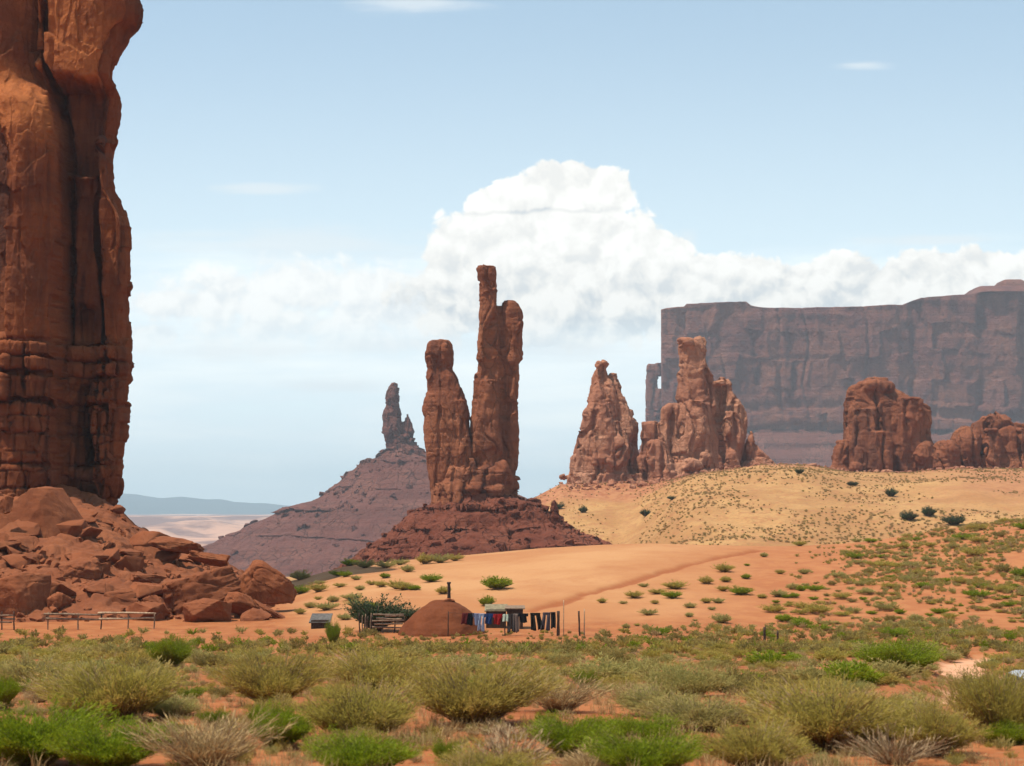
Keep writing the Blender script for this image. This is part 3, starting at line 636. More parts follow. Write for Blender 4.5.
x = np.concatenate([x - 1.7 * 0 - (np.clip((PX - (Rr[:, None] - 12)) / 12, 0, 1) ** 2) * 1.7, xc, xb], 1); Dp = np.concatenate([Dp + (np.clip((PX - (Rr[:, None] - 14)) / 14, 0, 1) ** 2) * 0.0, dc_, db], 1)
zf = np.repeat(zc[:, None], x.shape[1], 1)
nr_, nc_ = x.shape
V = np.stack([x, Dp, zf], -1).reshape(-1, 3)
F = grid_faces(nr_, nc_)
V0 = V.copy()
edge_i = np.zeros((nr_, nc_), bool); edge_i[0] = edge_i[-1] = True; edge_i[:, 0] = edge_i[:, -1] = True
V[edge_i.ravel()] = V0[edge_i.ravel()]
N = normals(V, F); N = N * np.sign((N[:, 1:2] * -1).mean())
xx, yv_, zv_ = V.T
d = 0.6 * fbm(xx / 9, yv_ / 9, zv_ / 22, 3, 3) + 0.16 * fbm(xx / 1.6, yv_ / 1.6, zv_ / 2.4, 13, 4, .6)
ju = vn((xx + 2 * fbm(xx / 8, yv_ / 8, zv_ / 20, 4, 2)) / 4.2, yv_ / 4.2, zv_ / 60, 23); d -= 0.5 * (1 - sst(np.abs(ju), 0, .14))
pj = zv_ / 2.6 + .6 * fbm(xx / 9, yv_ / 9, 0, 77, 2); g = pj - np.floor(pj); g = np.minimum(g, 1 - g)
low_ = sst(-zv_, -24, -14)
d -= 0.55 * (1 - sst(g, 0, .1)) * low_ * sst(vn(xx / 5, yv_ / 5, np.floor(pj), 6), -.3, .3)
bl = np.floor(pj); bu = (xx + yv_ * .5) / 3.1 + bl * .37; gb = bu - np.floor(bu); gb = np.minimum(gb, 1 - gb)
d += low_ * (0.55 * (_h(np.floor(bu), bl, bl * 0, 8) - .5) - 0.35 * (1 - sst(gb, 0, .09)))
for bw, bz, am in ((6.5, 18.0, .50), (2.8, 8.0, .34), (1.1, 1.9, .15)):
    wq = fbm(xx / (bw * 1.2), yv_ / (bw * 1.2), zv_ / (bz * 1.2), 201, 3); cz = zv_ / bz + wq * .5; iz = np.floor(cz); ca = (xx + .8 * yv_) / bw + wq * .7 + .37 * iz; ia = np.floor(ca); fa, fz = ca - ia, cz - iz
    d += am * ((_h(ia, iz, ia * 0, 203) - .5) * .9 + (_h(ia, iz, ia * 0, 205) - .5) * 2.2 * (fa - .5) + (_h(ia, iz, ia * 0, 207) - .5) * 2.0 * (fz - .5))
V = V + N * d[:, None]
zt_ = zc[0]
cap = V.reshape(nr_, nc_, 3)[0].copy(); cap[:, 0] = np.minimum(cap[:, 0], cap[-1, 0]); cap[:, 1] = DC + 31; cap[:, 2] = zt_ + 2
V = np.concatenate([cap, V]); 
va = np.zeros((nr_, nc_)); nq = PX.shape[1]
vz = sst(yh, 84, 94) * (1 - sst(PY, 318, 346)) * m_r * (1 - .75 * m_rib) * .9  # varnish, plus shade darkened into the alcove, hollows and recess
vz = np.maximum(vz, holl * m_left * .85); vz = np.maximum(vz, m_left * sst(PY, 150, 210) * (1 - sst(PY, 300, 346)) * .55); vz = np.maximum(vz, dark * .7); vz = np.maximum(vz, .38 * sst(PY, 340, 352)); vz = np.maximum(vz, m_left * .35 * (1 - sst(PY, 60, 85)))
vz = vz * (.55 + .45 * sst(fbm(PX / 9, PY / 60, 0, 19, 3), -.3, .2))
fr_ = np.zeros((nr_, nc_)); fr_[:, :nq] = np.maximum(m_r * (1 - sst(yh, 78, 90)), m_left * sst(PY, 60, 88) * (1 - sst(PY - arch, -14, 4)) * (1 - sst(PY, 128, 165)))  # sunlit head and shoulder, painted brighter
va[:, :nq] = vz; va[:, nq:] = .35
build('cliff_face', V, grid_faces(nr_ + 1, nc_)[:, ::-1], M_CLIFF, cl, attrs=dict(sunlit_tint=np.concatenate([fr_[0], fr_.ravel()]), varnish_shade=np.concatenate([va[0], va.ravel()])))

# talus below the cliff
TT = [(-420, 440), (-150, 462), (0, 481), (60, 488), (108, 504), (125, 514), (140, 527), (165, 542), (200, 553), (235, 569), (262, 582), (290, 606), (312, 634), (360, 650)]
TD0, TD1 = 150.0, 212.0
def talus_h(px, D):
    _, zt = Wn(512, interp(px, TT), TD1); t = np.clip((D - TD0) / (TD1 - TD0), -0.15, 1.25)
    lo = -12.2; back = np.clip(D - TD1, 0, 99) * .9
    t = np.minimum(t, 1.0); return lo + (zt - lo) * (0.25 * t + 0.75 * np.clip(t, 0, 2) ** 0.9) - back * sst(px, 90, 130)
pg, dg_ = np.meshgrid(np.arange(-420, 345, 1.6), np.arange(140, 262, 0.3))
xg = (pg - 512) / FPX * dg_; zg = talus_h(pg, dg_)
zg = zg + sst(dg_, 148, 158) * (1.0 * fbm(xg / 6, dg_ / 6, 0, 11, 4, .6) + 0.5 * np.abs(fbm(xg / 2.2, dg_ / 2.2, 0, 15, 3)))
cx_, cy_ = np.floor(xg / 2.3 + .4 * fbm(xg / 3, dg_ / 3, 0, 5, 2)), np.floor(dg_ / 2.3 + .4 * fbm(xg / 3, dg_ / 3, 1, 6, 2))
zg = zg + sst(dg_, 150, 160) * 0.8 * (_h(cx_, cy_, cx_ * 0, 3) - .4) * sst(pg, 330, 280)
tal = build('talus_slope', np.stack([xg, dg_, zg], -1).reshape(-1, 3), grid_faces(*pg.shape), M_BOULD, origin=False)
tag(tal, 'red rubble slope under the left cliff', kind='structure')
def tz(x, D): return float(talus_h(np.array([512 + x / D * FPX]), np.array([float(D)]))[0])

def rock_mesh(seed, sub=3, flat=0.0, angular=14, rough=0.07, boxy=1.0, pts=None):
    r = random.Random(seed); bm = bmesh.new()
    for q_ in pts or (): bm.verts.new(q_)
    for _ in range(0 if pts else angular):
        v = Vector((r.gauss(0, 1), r.gauss(0, 1), r.gauss(0, 1))).normalized()
        m_ = max(abs(c) for c in v) if r.random() < boxy else 1.0
        bm.verts.new(v / (0.35 + 0.65 * m_) * r.uniform(.85, 1.05))
    bmesh.ops.convex_hull(bm, input=bm.verts)
    for v in [v for v in bm.verts if not v.link_faces]: bm.verts.remove(v)
    bmesh.ops.bevel(bm, geom=bm.edges[:], offset=0.03 if pts else 0.09, segments=2, profile=0.6, affect='EDGES', clamp_overlap=True)
    bmesh.ops.triangulate(bm, faces=bm.faces[:])
    for _ in range(sub):
        lo = [e for e in bm.edges if e.calc_length() > (0.34, 0.2, 0.11, 0.06)[_ % 4]]
        if lo: bmesh.ops.subdivide_edges(bm, edges=lo, cuts=1); bmesh.ops.triangulate(bm, faces=bm.faces[:])
    bm.normal_update()
    V = np.array([v.co[:] for v in bm.verts]); N = np.array([v.normal[:] for v in bm.verts]); F = np.array([[v.index for v in f.verts] for f in bm.faces]) if bm.verts.index_update() is None else None
    bm.free()
    x, y, z = V.T
    d = rough * (1.2 * fbm(x * 1.3, y * 1.3, z * 1.3, seed, 3) + .8 * fbm(x * 4, y * 4, z * 6, seed + 3, 4, .6)) - rough * .7 * (1 - sst(np.abs(vn(x * 1.1, y * 1.1, z * 2.2, seed + 7)), 0, .1))
    V = V + N * d[:, None]
    V = V / np.abs(V).max(0)
    return V, F
def place_rock(name, px0, px1, py0, py1, D, seed, label, tilt=0.0, dep=.8, group='boulders at the foot of the left cliff', mat=None, cat='boulder', **kw):
    V, F = rock_mesh(seed, **kw)
    c = W((px0 + px1) / 2, (py0 + py1) / 2, D); k = D / FPX
    a = (px1 - px0) / 2 * k; h = (py1 - py0) / 2 * k
    ct, st__ = math.cos(tilt), math.sin(tilt)
    # the tilted ellipsoid keeps the traced box
    e1, e2 = a, h
    if tilt:
        c2, s2 = ct * ct, st__ * st__; det = max(c2 - s2, .25); e1 = math.sqrt(max((a * a * c2 - h * h * s2) / det, (.3 * a) ** 2)); e2 = math.sqrt(max((h * h * c2 - a * a * s2) / det, (.25 * h) ** 2))
    P = np.stack([V[:, 0] * e1, V[:, 1] * a * dep, V[:, 2] * e2], 1)
    P = np.stack([P[:, 0] * ct + P[:, 2] * st__, P[:, 1], -P[:, 0] * st__ + P[:, 2] * ct], 1)
    P[:, 0] *= a / np.abs(P[:, 0]).max(); P[:, 2] *= h / np.abs(P[:, 2]).max()
    o = build(name, P + np.array(c), F, mat or M_BOULD)
    return tag(o, label, cat, group)
BL = [(-6, 92, 486, 560, 186, 1, 'big smooth slanting slab, highest of the large boulders, right under the cliff', .28, .6),
      (-22, 49, 572, 628, 156, 5, 'broad smooth dome-shaped boulder at the left frame edge behind the log fence', 0, .9),
      (60, 104, 556, 594, 168, 8, 'rounded pale red boulder midway up the slope between the slab and the fence', .1, .9),
      (158, 242, 560, 627, 160, 3, 'large dark boulder with a hollowed smooth face behind the pale front boulder', -.5, .75),
      (184, 233, 598, 629, 151, 12, 'pale rounded boulder at the front of the pile, alone on the sand', .05, .9),
      (232, 297, 560, 618, 163, 6, 'big orange upright boulder at the right end of the boulder pile', .5, .6),
      (222, 262, 590, 620, 156, 14, 'tilted boulder wedged between the pale front boulder and the big orange end boulder', .4, .8),
      (252, 302, 598, 630, 155, 17, 'thin dark slab leaning under the big orange end boulder', .62, .5),
      (240, 272, 608, 630, 152, 19, 'small flat rock on the sand under the leaning dark slab', .15, .9),
      (150, 206, 536, 556, 190, 21, 'long flat ledge slab near the top of the slope, right of the cliff foot', .12, .6),
      (128, 172, 570, 584, 170, 23, 'flat overhanging slab left of the large dark boulder', .05, .8),
      (136, 166, 582, 597, 166, 25, 'small block under the flat overhanging slab', 0, .8),
      (140, 166, 594, 612, 162, 27, 'stacked block just above the log rails, left of the dark boulder', .1, .8),
      (72, 108, 582, 620, 161, 29, 'sloping boulder half buried above the log rails', .4, .8),
      (104, 140, 588, 618, 159, 31, 'low worn boulder behind the middle of the log rails', -.2, .9),
      (0, 14, 495, 514, 180, 33, 'small block on the left shoulder of the big slanting slab', .2, .9),
      (10, 46, 535, 552, 178, 35, 'pale flat stone below the left end of the big slanting slab', .3, .8),
      (110, 126, 504, 514, 206, 37, 'small knob of rock at the very foot of the cliff corner', 0, .9),
      (188, 230, 548, 568, 182, 39, 'smooth sloping slab above the large dark boulder', .25, .7),
      (46, 70, 592, 622, 156, 43, 'squat rock beside the smooth dome boulder, behind the rails', .1, .9),
      (116, 142, 546, 560, 182, 45, 'pale tilted stone halfway up the slope under the cliff corner', .35, .8)]
SLAB = [(-1, -.5, -.6), (-1, .8, -.3), (-.98, -.3, .15), (-.2, -.35, .95), (-.15, .6, 1.0), (.18, -.1, .98), (.25, .6, .95), (.98, -.2, -.62), (1, .5, -.35), (.9, -.4, -.98), (.5, -.75, -.9), (.35, -.8, -.5), (-.4, -.8, -.75), (.05, -.55, .55), (-.9, .6, -1)]
for a in BL: place_rock('boulder', *a[:6], a[6], 0.0 if a[5] == 1 else a[7], a[8], angular=22 if a[5] in (5, 8, 12) else 15, sub=4 if a[1] - a[0] > 40 else 3, pts=SLAB if a[5] == 1 else None, rough=.035 if a[5] == 1 else .05 if a[5] in (5, 12) else .10)
# smaller tumbled rocks that look alike
protos = []
for i in range(8):
    V_, F_ = rock_mesh(100 + i, sub=2, angular=14, rough=.06); V_ = V_ * np.array([1, .8, (.55, .35, .7, .45)[i % 4]])
    me_ = build('rock', V_, F_, M_BOULD, origin=False); protos.append(me_)
r2 = random.Random(5); used = [False] * 8; nrk = 0
while nrk < 85:
    px = r2.uniform(-20, 285); t = r2.random() ** 0.8; D = 152 + 56 * t
    if interp(px, TT) > 575 - 0 * t and t > .5: continue
    x_ = (px - 512) / FPX * D; s_ = r2.choice((.6, .8, .9, 1.1, 1.4, 1.8, 2.4, 3.0) if px < 235 else (.5, .7, .9, 1.2)) * r2.uniform(.8, 1.2)
    i = r2.randrange(8); o = protos[i]
    if used[i]: o = protos[i].copy(); COL.objects.link(o)
    used[i] = True
    o.location = (x_, D, tz(x_, D) + .25 * s_); o.scale = (s_, s_, s_); o.rotation_euler = (r2.uniform(-.3, .3), r2.uniform(-.35, .35), r2.uniform(0, 6.28))
    tag(o, 'small tumbled red rock among many like it on the slope under the left cliff', 'rock', 'small tumbled rocks on the slope'); nrk += 1
def scatter(name, protos_, pts, mat, label, smooth=True):
    Vs, Fs, o = [], {}, 0
    for (x, y, z, s, a, i) in pts:
        V_, F_ = protos_[i]; c, s_ = math.cos(a), math.sin(a)
        P = np.stack([V_[:, 0] * c - V_[:, 1] * s_, V_[:, 0] * s_ + V_[:, 1] * c, V_[:, 2]], 1) * s + (x, y, z)
        Vs.append(P); Fs.setdefault(F_.shape[1], []).append(F_ + o); o += len(V_)
    ob = build(name, np.concatenate(Vs), [np.concatenate(f) for f in Fs.values()], mat, origin=False, smooth=smooth)
    return tag(ob, label, kind='stuff')
small = [rock_mesh(300 + i, sub=0, angular=12) for i in range(6)]
pts = []
for _ in range(1900):
    px = r2.uniform(-60, 300); D = 151 + 58 * r2.random(); x_ = (px - 512) / FPX * D
    pts.append((x_, D, tz(x_, D) + .15, .14 + .5 * r2.random() ** 3, r2.uniform(0, 6.28), r2.randrange(6)))
scatter('rubble', small, pts, M_BOULD, 'broken red stones littering the slope under the cliff')

def rocks_on(ob, cnt, s0, s1, seed, label, mat, zmin=-1e9):
    n_ = len(ob.data.vertices); co = np.zeros(n_ * 3); ob.data.vertices.foreach_get('co', co); co = co.reshape(-1, 3) + np.array(ob.location) + (np.array(ob.parent.location) if ob.parent else 0)
    g = np.random.default_rng(seed); ok = np.nonzero(co[:, 2] > zmin)[0]; pk = co[g.choice(ok, cnt)]
    cl_ = fbm(pk[:, 0] / (s1 * 9), pk[:, 1] / (s1 * 9), pk[:, 2] / (s1 * 9), seed, 3)
    pt = [(p_[0], p_[1], p_[2], s0 + (s1 - s0) * g.random() ** 4, g.uniform(0, 6.28), int(g.integers(0, 6))) for p_, c_ in zip(pk, cl_) if c_ > g.uniform(-.4, .3)]
    return scatter('rubble', small, pt, mat, label)
for ob in list(bpy.data.objects):
    if ob.name.startswith('talus_slope') and ob.parent is tot: rocks_on(ob, 2600, .25, 1.9, 3, 'fallen blocks over the shale cone of the twin pillars', M_SHALE)
    if ob.name.startswith('talus_slope') and ob.parent is bt: rocks_on(ob, 2600, .8, 5.5, 4, 'fallen blocks over the slopes of the far purple butte', M_BUTTE)
r6 = random.Random(71); pts = []
for _ in range(900):
    px = r6.uniform(560, 1060); D = 655 + 25 * r6.random(); x_ = (px - 512) / FPX * D
    pts.append((x_, D, gz(x_, D) + .1, .3 + 1.5 * r6.random() ** 4, r6.uniform(0, 6.28), r6.randrange(6)))
scatter('rubble', small, pts, M_YEI, 'broken blocks around the feet of the orange spires')
# ---------------------------------------------------------------- plants
def leaf_mat(name, c1, c2, c3, trans=0.45, rough=0.75):
    m, n, b = new_mat(name, rough, 0.15)
    g = n.nodes.new('ShaderNodeNewGeometry'); rnd = E(n, g.outputs['Random Per Island'])
    oi = E(n, n.nodes.new('ShaderNodeObjectInfo').outputs['Random'])
    p = n.nodes.new('ShaderNodeTexCoord').outputs['Object']; nz = noise(n, p, 3.0, 3, 0.6)
    c = mix(n, rnd, c1, c2); c = mix(n, nz.sst(0.45, 0.7) * 0.7, c, c3); c = mix(n, oi * 0.35, c, c3)
    n.links.new(c, b.inputs['Base Color'])
    t = n.nodes.new('ShaderNodeBsdfTranslucent'); n.links.new(c, t.inputs[0])
    ms_ = n.nodes.new('ShaderNodeMixShader'); ms_.inputs[0].default_value = trans
    n.links.new(b.outputs[0], ms_.inputs[1]); n.links.new(t.outputs[0], ms_.inputs[2])
    n.links.new(ms_.outputs[0], n.nodes['Material Output'].inputs[0]); return m
M_GREEN = leaf_mat('bright_green_leaf', (0.15, 0.205, 0.008), (0.25, 0.30, 0.014), (0.17, 0.17, 0.012), 0.38)
M_OLIVE = leaf_mat('olive_leaf', (0.30, 0.250, 0.045), (0.40, 0.325, 0.065), (0.38, 0.235, 0.07))
M_SAGE = leaf_mat('grey_sage_leaf', (0.295, 0.262, 0.075), (0.385, 0.335, 0.11), (0.35, 0.23, 0.075))
M_BROWN = leaf_mat('dull_brush_leaf', (0.23, 0.165, 0.048), (0.30, 0.215, 0.065), (0.19, 0.16, 0.04))
M_STRAW = leaf_mat('dry_straw', (0.38, 0.25, 0.105), (0.48, 0.34, 0.16), (0.29, 0.17, 0.07), 0.25)
M_STEM = leaf_mat('bush_stem', (0.24, 0.15, 0.085), (0.32, 0.22, 0.13), (0.18, 0.11, 0.065), 0.0)
M_DEAD = leaf_mat('dead_twig', (0.27, 0.175, 0.09), (0.36, 0.25, 0.14), (0.15, 0.09, 0.05), 0.0)
M_DARKJ = leaf_mat('juniper_leaf', (0.045, 0.068, 0.028), (0.07, 0.095, 0.038), (0.035, 0.05, 0.022), 0.2)

def bush(seed, n, h, r, leaves, ll, lw, bare=0.35, spread=1.15, stem_w=0.012, lean=0.0, dome=0.55, branch=3):
    """foliage and stem arrays of a many-stemmed desert shrub, 1 unit = 1 m, base at the origin"""
    g = np.random.default_rng(seed)
    az = g.uniform(0, 2 * math.pi, n); th = spread * np.sqrt(g.random(n))
    L = (0.62 + 0.38 * g.random(n)) * (1 + 0.22 * np.sin(az * 2 + g.uniform(0, 6)) + .15 * np.sin(az * 5 + g.uniform(0, 6)))
    tip = np.stack([np.sin(th) * np.cos(az) * r * L + lean * h * L, np.sin(th) * np.sin(az) * r * L, (np.cos(th) * (1 - dome) + dome * np.cos(th * .6)) * h * L + .02], 1)
    b0 = np.stack([np.cos(az), np.sin(az), 0 * az], 1) * (r * 0.16 * np.sqrt(g.random(n)))[:, None]
    mid = b0 * 0.5 + tip * 0.5; mid[:, :2] *= 0.78; mid[:, 2] *= 1.08; mid += g.normal(0, .035 * r, (n, 3))
    def curve(t): t = t[:, None]; return (1 - t) ** 2 * b0[idx] + 2 * t * (1 - t) * mid[idx] + t * t * tip[idx]
    # stems: ribbons facing random ways
    ks = 5; side = g.normal(0, 1, (n, 3)); side[:, 2] *= .2; side /= np.linalg.norm(side, axis=1, keepdims=True)
    SV = []
    idx = np.arange(n)
    for k in range(ks):
        t = np.full(n, k / (ks - 1) * 0.96); c = curve(t); w = stem_w * (1 - 0.75 * k / (ks - 1))
        SV += [c - side * w, c + side * w]
    SV = np.stack(SV, 1).reshape(-1, 3); o = np.arange(n)[:, None] * (2 * ks)
    SF = np.concatenate([np.stack([o[:, 0] + 2 * k, o[:, 0] + 2 * k + 1, o[:, 0] + 2 * k + 3, o[:, 0] + 2 * k + 2], 1) for k in range(ks - 1)])
    m_ = n * leaves; idx = g.integers(0, n, m_); t = bare + (1 - bare) * g.random(m_) ** 0.75
    c = curve(t); c2 = curve(np.minimum(t + .08, 1.08)); d = c2 - c; d /= np.linalg.norm(d, axis=1, keepdims=True) + 1e-9
    d = d + g.normal(0, .45, (m_, 3)); d[:, 2] += .25; d /= np.linalg.norm(d, axis=1, keepdims=True)
    s = np.cross(d, g.normal(0, 1, (m_, 3))); s /= np.linalg.norm(s, axis=1, keepdims=True) + 1e-9
    c = c + g.normal(0, .035 * r, (m_, 3)); sz = (0.6 + 0.8 * g.random(m_))[:, None]
    LV = np.stack([c, c + d * ll * .5 * sz + s * lw * sz, c + d * ll * sz, c + d * ll * .5 * sz - s * lw * sz], 1).reshape(-1, 3)
    LV[:, 2] = np.maximum(LV[:, 2], .01)
    LF = np.arange(m_ * 4).reshape(-1, 4)
    return (LV, LF), (SV, SF)
KINDS = {}
def kind(name, nm, cnt, leafm, stemm, **kw):
    KINDS[name] = []
    for i in range(cnt):
        (LV, LF), (SV, SF) = bush(1000 + 37 * len(KINDS) + i, **kw)
        KINDS[name].append((nm, (LV, LF), (SV, SF), leafm, stemm, [None, None]))
#      unit bushes about 1 m wide and 0.6 to 0.8 m tall; scaled when placed
kind('green', 'rabbitbrush', 4, M_GREEN, M_STEM, n=1100, h=.66, r=.56, leaves=30, ll=.05, lw=.0042, bare=.30, spread=1.42, stem_w=.004, dome=.85)
kind('olive', 'olive_brush', 5, M_OLIVE, M_STEM, n=800, h=.78, r=.62, leaves=24, ll=.062, lw=.0034, bare=.36, spread=1.22, stem_w=.006, dome=.5)
kind('sage', 'sagebrush', 4, M_SAGE, M_STEM, n=700, h=.60, r=.60, leaves=24, ll=.052, lw=.0042, bare=.28, spread=1.4, stem_w=.006, dome=.6)
kind('lean', 'olive_brush', 2, M_OLIVE, M_STEM, n=800, h=.62, r=.62, leaves=24, ll=.062, lw=.0034, bare=.36, spread=1.25, stem_w=.006, lean=.22)
kind('straw', 'dry_bush', 3, M_STRAW, M_DEAD, n=420, h=.62, r=.55, leaves=5, ll=.11, lw=.0035, bare=.4, spread=1.2, stem_w=.005)
kind('dead', 'dry_bush', 3, M_DEAD, M_DEAD, n=150, h=.50, r=.62, leaves=6, ll=.12, lw=.004, bare=.4, spread=1.45, stem_w=.010)
kind('msage', 'sagebrush', 4, M_SAGE, M_STEM, n=170, h=.60, r=.62, leaves=18, ll=.10, lw=.011, bare=.3, spread=1.4, stem_w=.009, dome=.6)
kind('molive', 'olive_brush', 4, M_OLIVE, M_STEM, n=170, h=.66, r=.60, leaves=18, ll=.10, lw=.010, bare=.3, spread=1.3, stem_w=.009)
kind('mbrown', 'scrub_bush', 3, M_BROWN, M_STEM, n=160, h=.52, r=.62, leaves=16, ll=.09, lw=.010, bare=.25, spread=1.4, stem_w=.009)
kind('mgreen', 'rabbitbrush', 3, M_GREEN, M_STEM, n=170, h=.56, r=.58, leaves=20, ll=.10, lw=.011, bare=.2, spread=1.5, stem_w=.008, dome=.7)
def put(kindname, loc, w, hgt, label, cat, group=None, var=None, rot=None, parts=True, rnd=rng, name=None):
    ks = KINDS[kindname]; v = ks[var if var is not None else rnd.randrange(len(ks))]
    nm, (LV, LF), (SV, SF), lm, sm, cache = v
    h0 = np.percentile(LV[:, 2], 99) * 1.08; w0 = np.percentile(LV[:, 0], 97) - np.percentile(LV[:, 0], 3)
    if cache[0] is None:
        f = build(nm, LV, LF, lm, origin=(0, 0, 0), smooth=False)
        s = build('stems', SV, SF, sm, f, origin=(0, 0, 0), smooth=False)
        cache[0], cache[1] = f, s
    else:
        f = cache[0].copy(); COL.objects.link(f); f.name = nm
        if parts: s = cache[1].copy(); COL.objects.link(s); s.parent = f
    if name: f.name = name
    for k in list(f.keys()): del f[k]
    f.location = loc; f.scale = (w / w0, w / w0, hgt / h0); f.rotation_euler = (0, 0, rnd.uniform(0, 6.28) if rot is None else rot)
    return tag(f, label, cat, group)
def putpx(kindname, px, py, wpx, hpx, label, cat, **kw):
    p_ = hit(px, py, 8, 1200); k = p_.y / FPX
    return put(kindname, p_ - Vector((0, 0, .03)), wpx * k, hpx * k, label, cat, **kw)
NEARB = [('green', 36, 766, 92, 58, 'bright green rounded bush at the bottom left corner, larger of the pair'),
         ('green', 110, 772, 88, 50, 'bright green rounded bush beside the larger green bush of the bottom left corner'),
         ('green', 280, 748, 56, 40, 'bright green bush on bare red sand just right of the straw-coloured bush'),
         ('green', 262, 727, 24, 22, 'small pale green bush just behind the green bush that is right of the straw-coloured bush'),
         ('green', 361, 776, 84, 42, 'bright green bush cut by the bottom edge, left of the dead twiggy bush'),
         ('green', 573, 757, 56, 40, 'bright green dome-shaped bush right of the dead twiggy bush'),
         ('green', 545, 730, 16, 18, 'tiny bright green tuft behind the dome-shaped green bush'),
         ('green', 645, 776, 72, 44, 'bright green bush cut by the bottom edge, right of the dome-shaped green bush'),
         ('green', 640, 742, 56, 26, 'flat dull green bush behind the bright green bush at the bottom edge'),
         ('green', 0, 710, 28, 34, 'bright green bush cut by the left edge of the frame'),
         ('green', 214, 728, 22, 20, 'small green tuft right of the leaning olive bush'),
         ('green', 190, 700, 20, 14, 'small green tuft in the litter left of the twiggy olive bush'),
         ('green', 447, 762, 20, 22, 'small yellow-green tuft left of the dead twiggy bush'),
         ('green', 1008, 745, 40, 24, 'low bright green bush under the tall bush by the car'),
         ('green', 585, 688, 18, 18, 'dark green round bush alone in the middle of the flat'),
         ('lean', 122, 722, 98, 62, 'large olive bush leaning right over dark bare stems, behind the green pair'),
         ('olive', 272, 706, 84, 56, 'olive bush with pale bare twigs showing under its left side'),
         ('olive', 360, 742, 104, 64, 'wide grey-green bush at lower left centre, behind the cut green bush'),
         ('olive', 380, 690, 76, 40, 'feathery green bush behind the wide grey-green bush'),
         ('olive', 474, 726, 112, 66, 'widest olive bush in the middle with rusty stems'),
         ('straw', 205, 770, 96, 62, 'straw-coloured dry bush between the green bushes at the bottom left'),
         ('dead', 506, 770, 84, 46, 'dead grey twiggy bush in the bottom middle'),
         ('olive', 828, 748, 116, 68, 'large olive bush on the right, in front of the dirt track'),
         ('olive', 757, 772, 74, 52, 'olive bush cut by the bottom edge, left of the large right-hand bush'),
         ('olive', 935, 754, 84, 54, 'grey-green bush between the large olive bush and the tall bush by the car'),
         ('olive', 880, 745, 60, 44, 'rusty olive bush behind the straw tangle'),
         ('green', 900, 672, 66, 30, 'wide green bush at the edge of the scrub left of the dirt track'),
         ('olive', 1000, 742, 66, 78, 'tall upright green bush partly hiding the car'),
         ('dead', 895, 764, 76, 40, 'tangle of pale dry sticks at the bottom right'),
         ('sage', 660, 716, 56, 30, 'greyish bush with dark stems, right of the middle'),
         ('sage', 980, 700, 40, 30, 'grey bush beside the dirt track near the car'),
         ('sage', 700, 730, 70, 34, 'pale sage bush behind the olive bush of the bottom edge'),
         ('sage', 30, 690, 66, 36, 'pale tan brush behind the green bush of the left edge'),
         ('straw', 560, 712, 70, 40, 'pale straw bush behind the dome-shaped green bush'),
         ('green', 333, 648, 10, 26, 'upright dark green shrub standing before the small dark shed'),
         ('green', 170, 668, 34, 30, 'yellow-green feathery bush before the log fence')]
taken = []
for kn, px, py, w_, h_, lb in NEARB:
    o_ = putpx(kn, px, py, w_, h_, lb, 'bush', rnd=rng); taken.append((o_.location.x, o_.location.y, w_ * o_.location.y / FPX * .5))
r3 = random.Random(21); N3 = 0; tries = 0
GL = {'sage': ('grey-green sagebrush among many alike on the sandy flat', 'sagebrush', 'sagebrush over the sandy flat'),
      'olive': ('olive-green brush among many alike on the sandy flat', 'brush', 'olive brush over the sandy flat'),
      'straw': ('straw-coloured dry bush among many alike on the sandy flat', 'dry bush', 'dry bushes over the sandy flat'),
      'green': ('small bright green bush among many alike on the sandy flat', 'green bush', 'small green bushes over the sandy flat'),
      'dead': ('dead grey twiggy bush among many alike on the sandy flat', 'dead bush', 'dead bushes over the sandy flat'),
      'brown': ('dull brown-green brush among many alike on the sandy flat', 'brown brush', 'dull brush over the sandy flat')}
GCNT = {}
while N3 < 520 and tries < 6000:
    tries += 1
    D = 19 + 76 * r3.random() ** 0.62; px = r3.uniform(-60, 1090); x_ = (px - 512) / FPX * D
    if road_dist(np.array([x_]), np.array([D]))[0] < 1.5: continue
    if D < 30 and r3.random() < .3: continue
    if 910 < px < 1003 and 27 < D < 66 and r3.random() < .9: continue
    if fbm(np.array([x_ / 7]), np.array([D / 9]), 0, 301, 3)[0] < r3.uniform(-.5, .1): continue
    w_ = r3.choice((.4, .5, .6, .7, .85, 1.0, 1.2, 1.5)) * r3.uniform(.85, 1.15); 
    if any((x_ - a) ** 2 + (D - b_) ** 2 < (.66 * c_ + .46 * w_) ** 2 for a, b_, c_ in taken): continue
    k_ = r3.choices(['sage', 'olive', 'straw', 'green', 'dead', 'brown'], (30, 34, 12, 4, 8, 16 if D > 40 else 0))[0]
    mk = k_
    if D > 46 and k_ in ('sage', 'olive', 'green'): mk = 'm' + k_
    if k_ == 'brown': mk = 'mbrown'
    lb, ct, gp = GL[k_]; hh = w_ * r3.uniform(.36, .6) * (.75 if k_ == 'dead' else 1)
    put(mk, (x_, D, gz(x_, D) - .04), w_, hh, lb, ct, gp, parts=D < 40, rnd=r3); taken.append((x_, D, w_ * .5)); N3 += 1
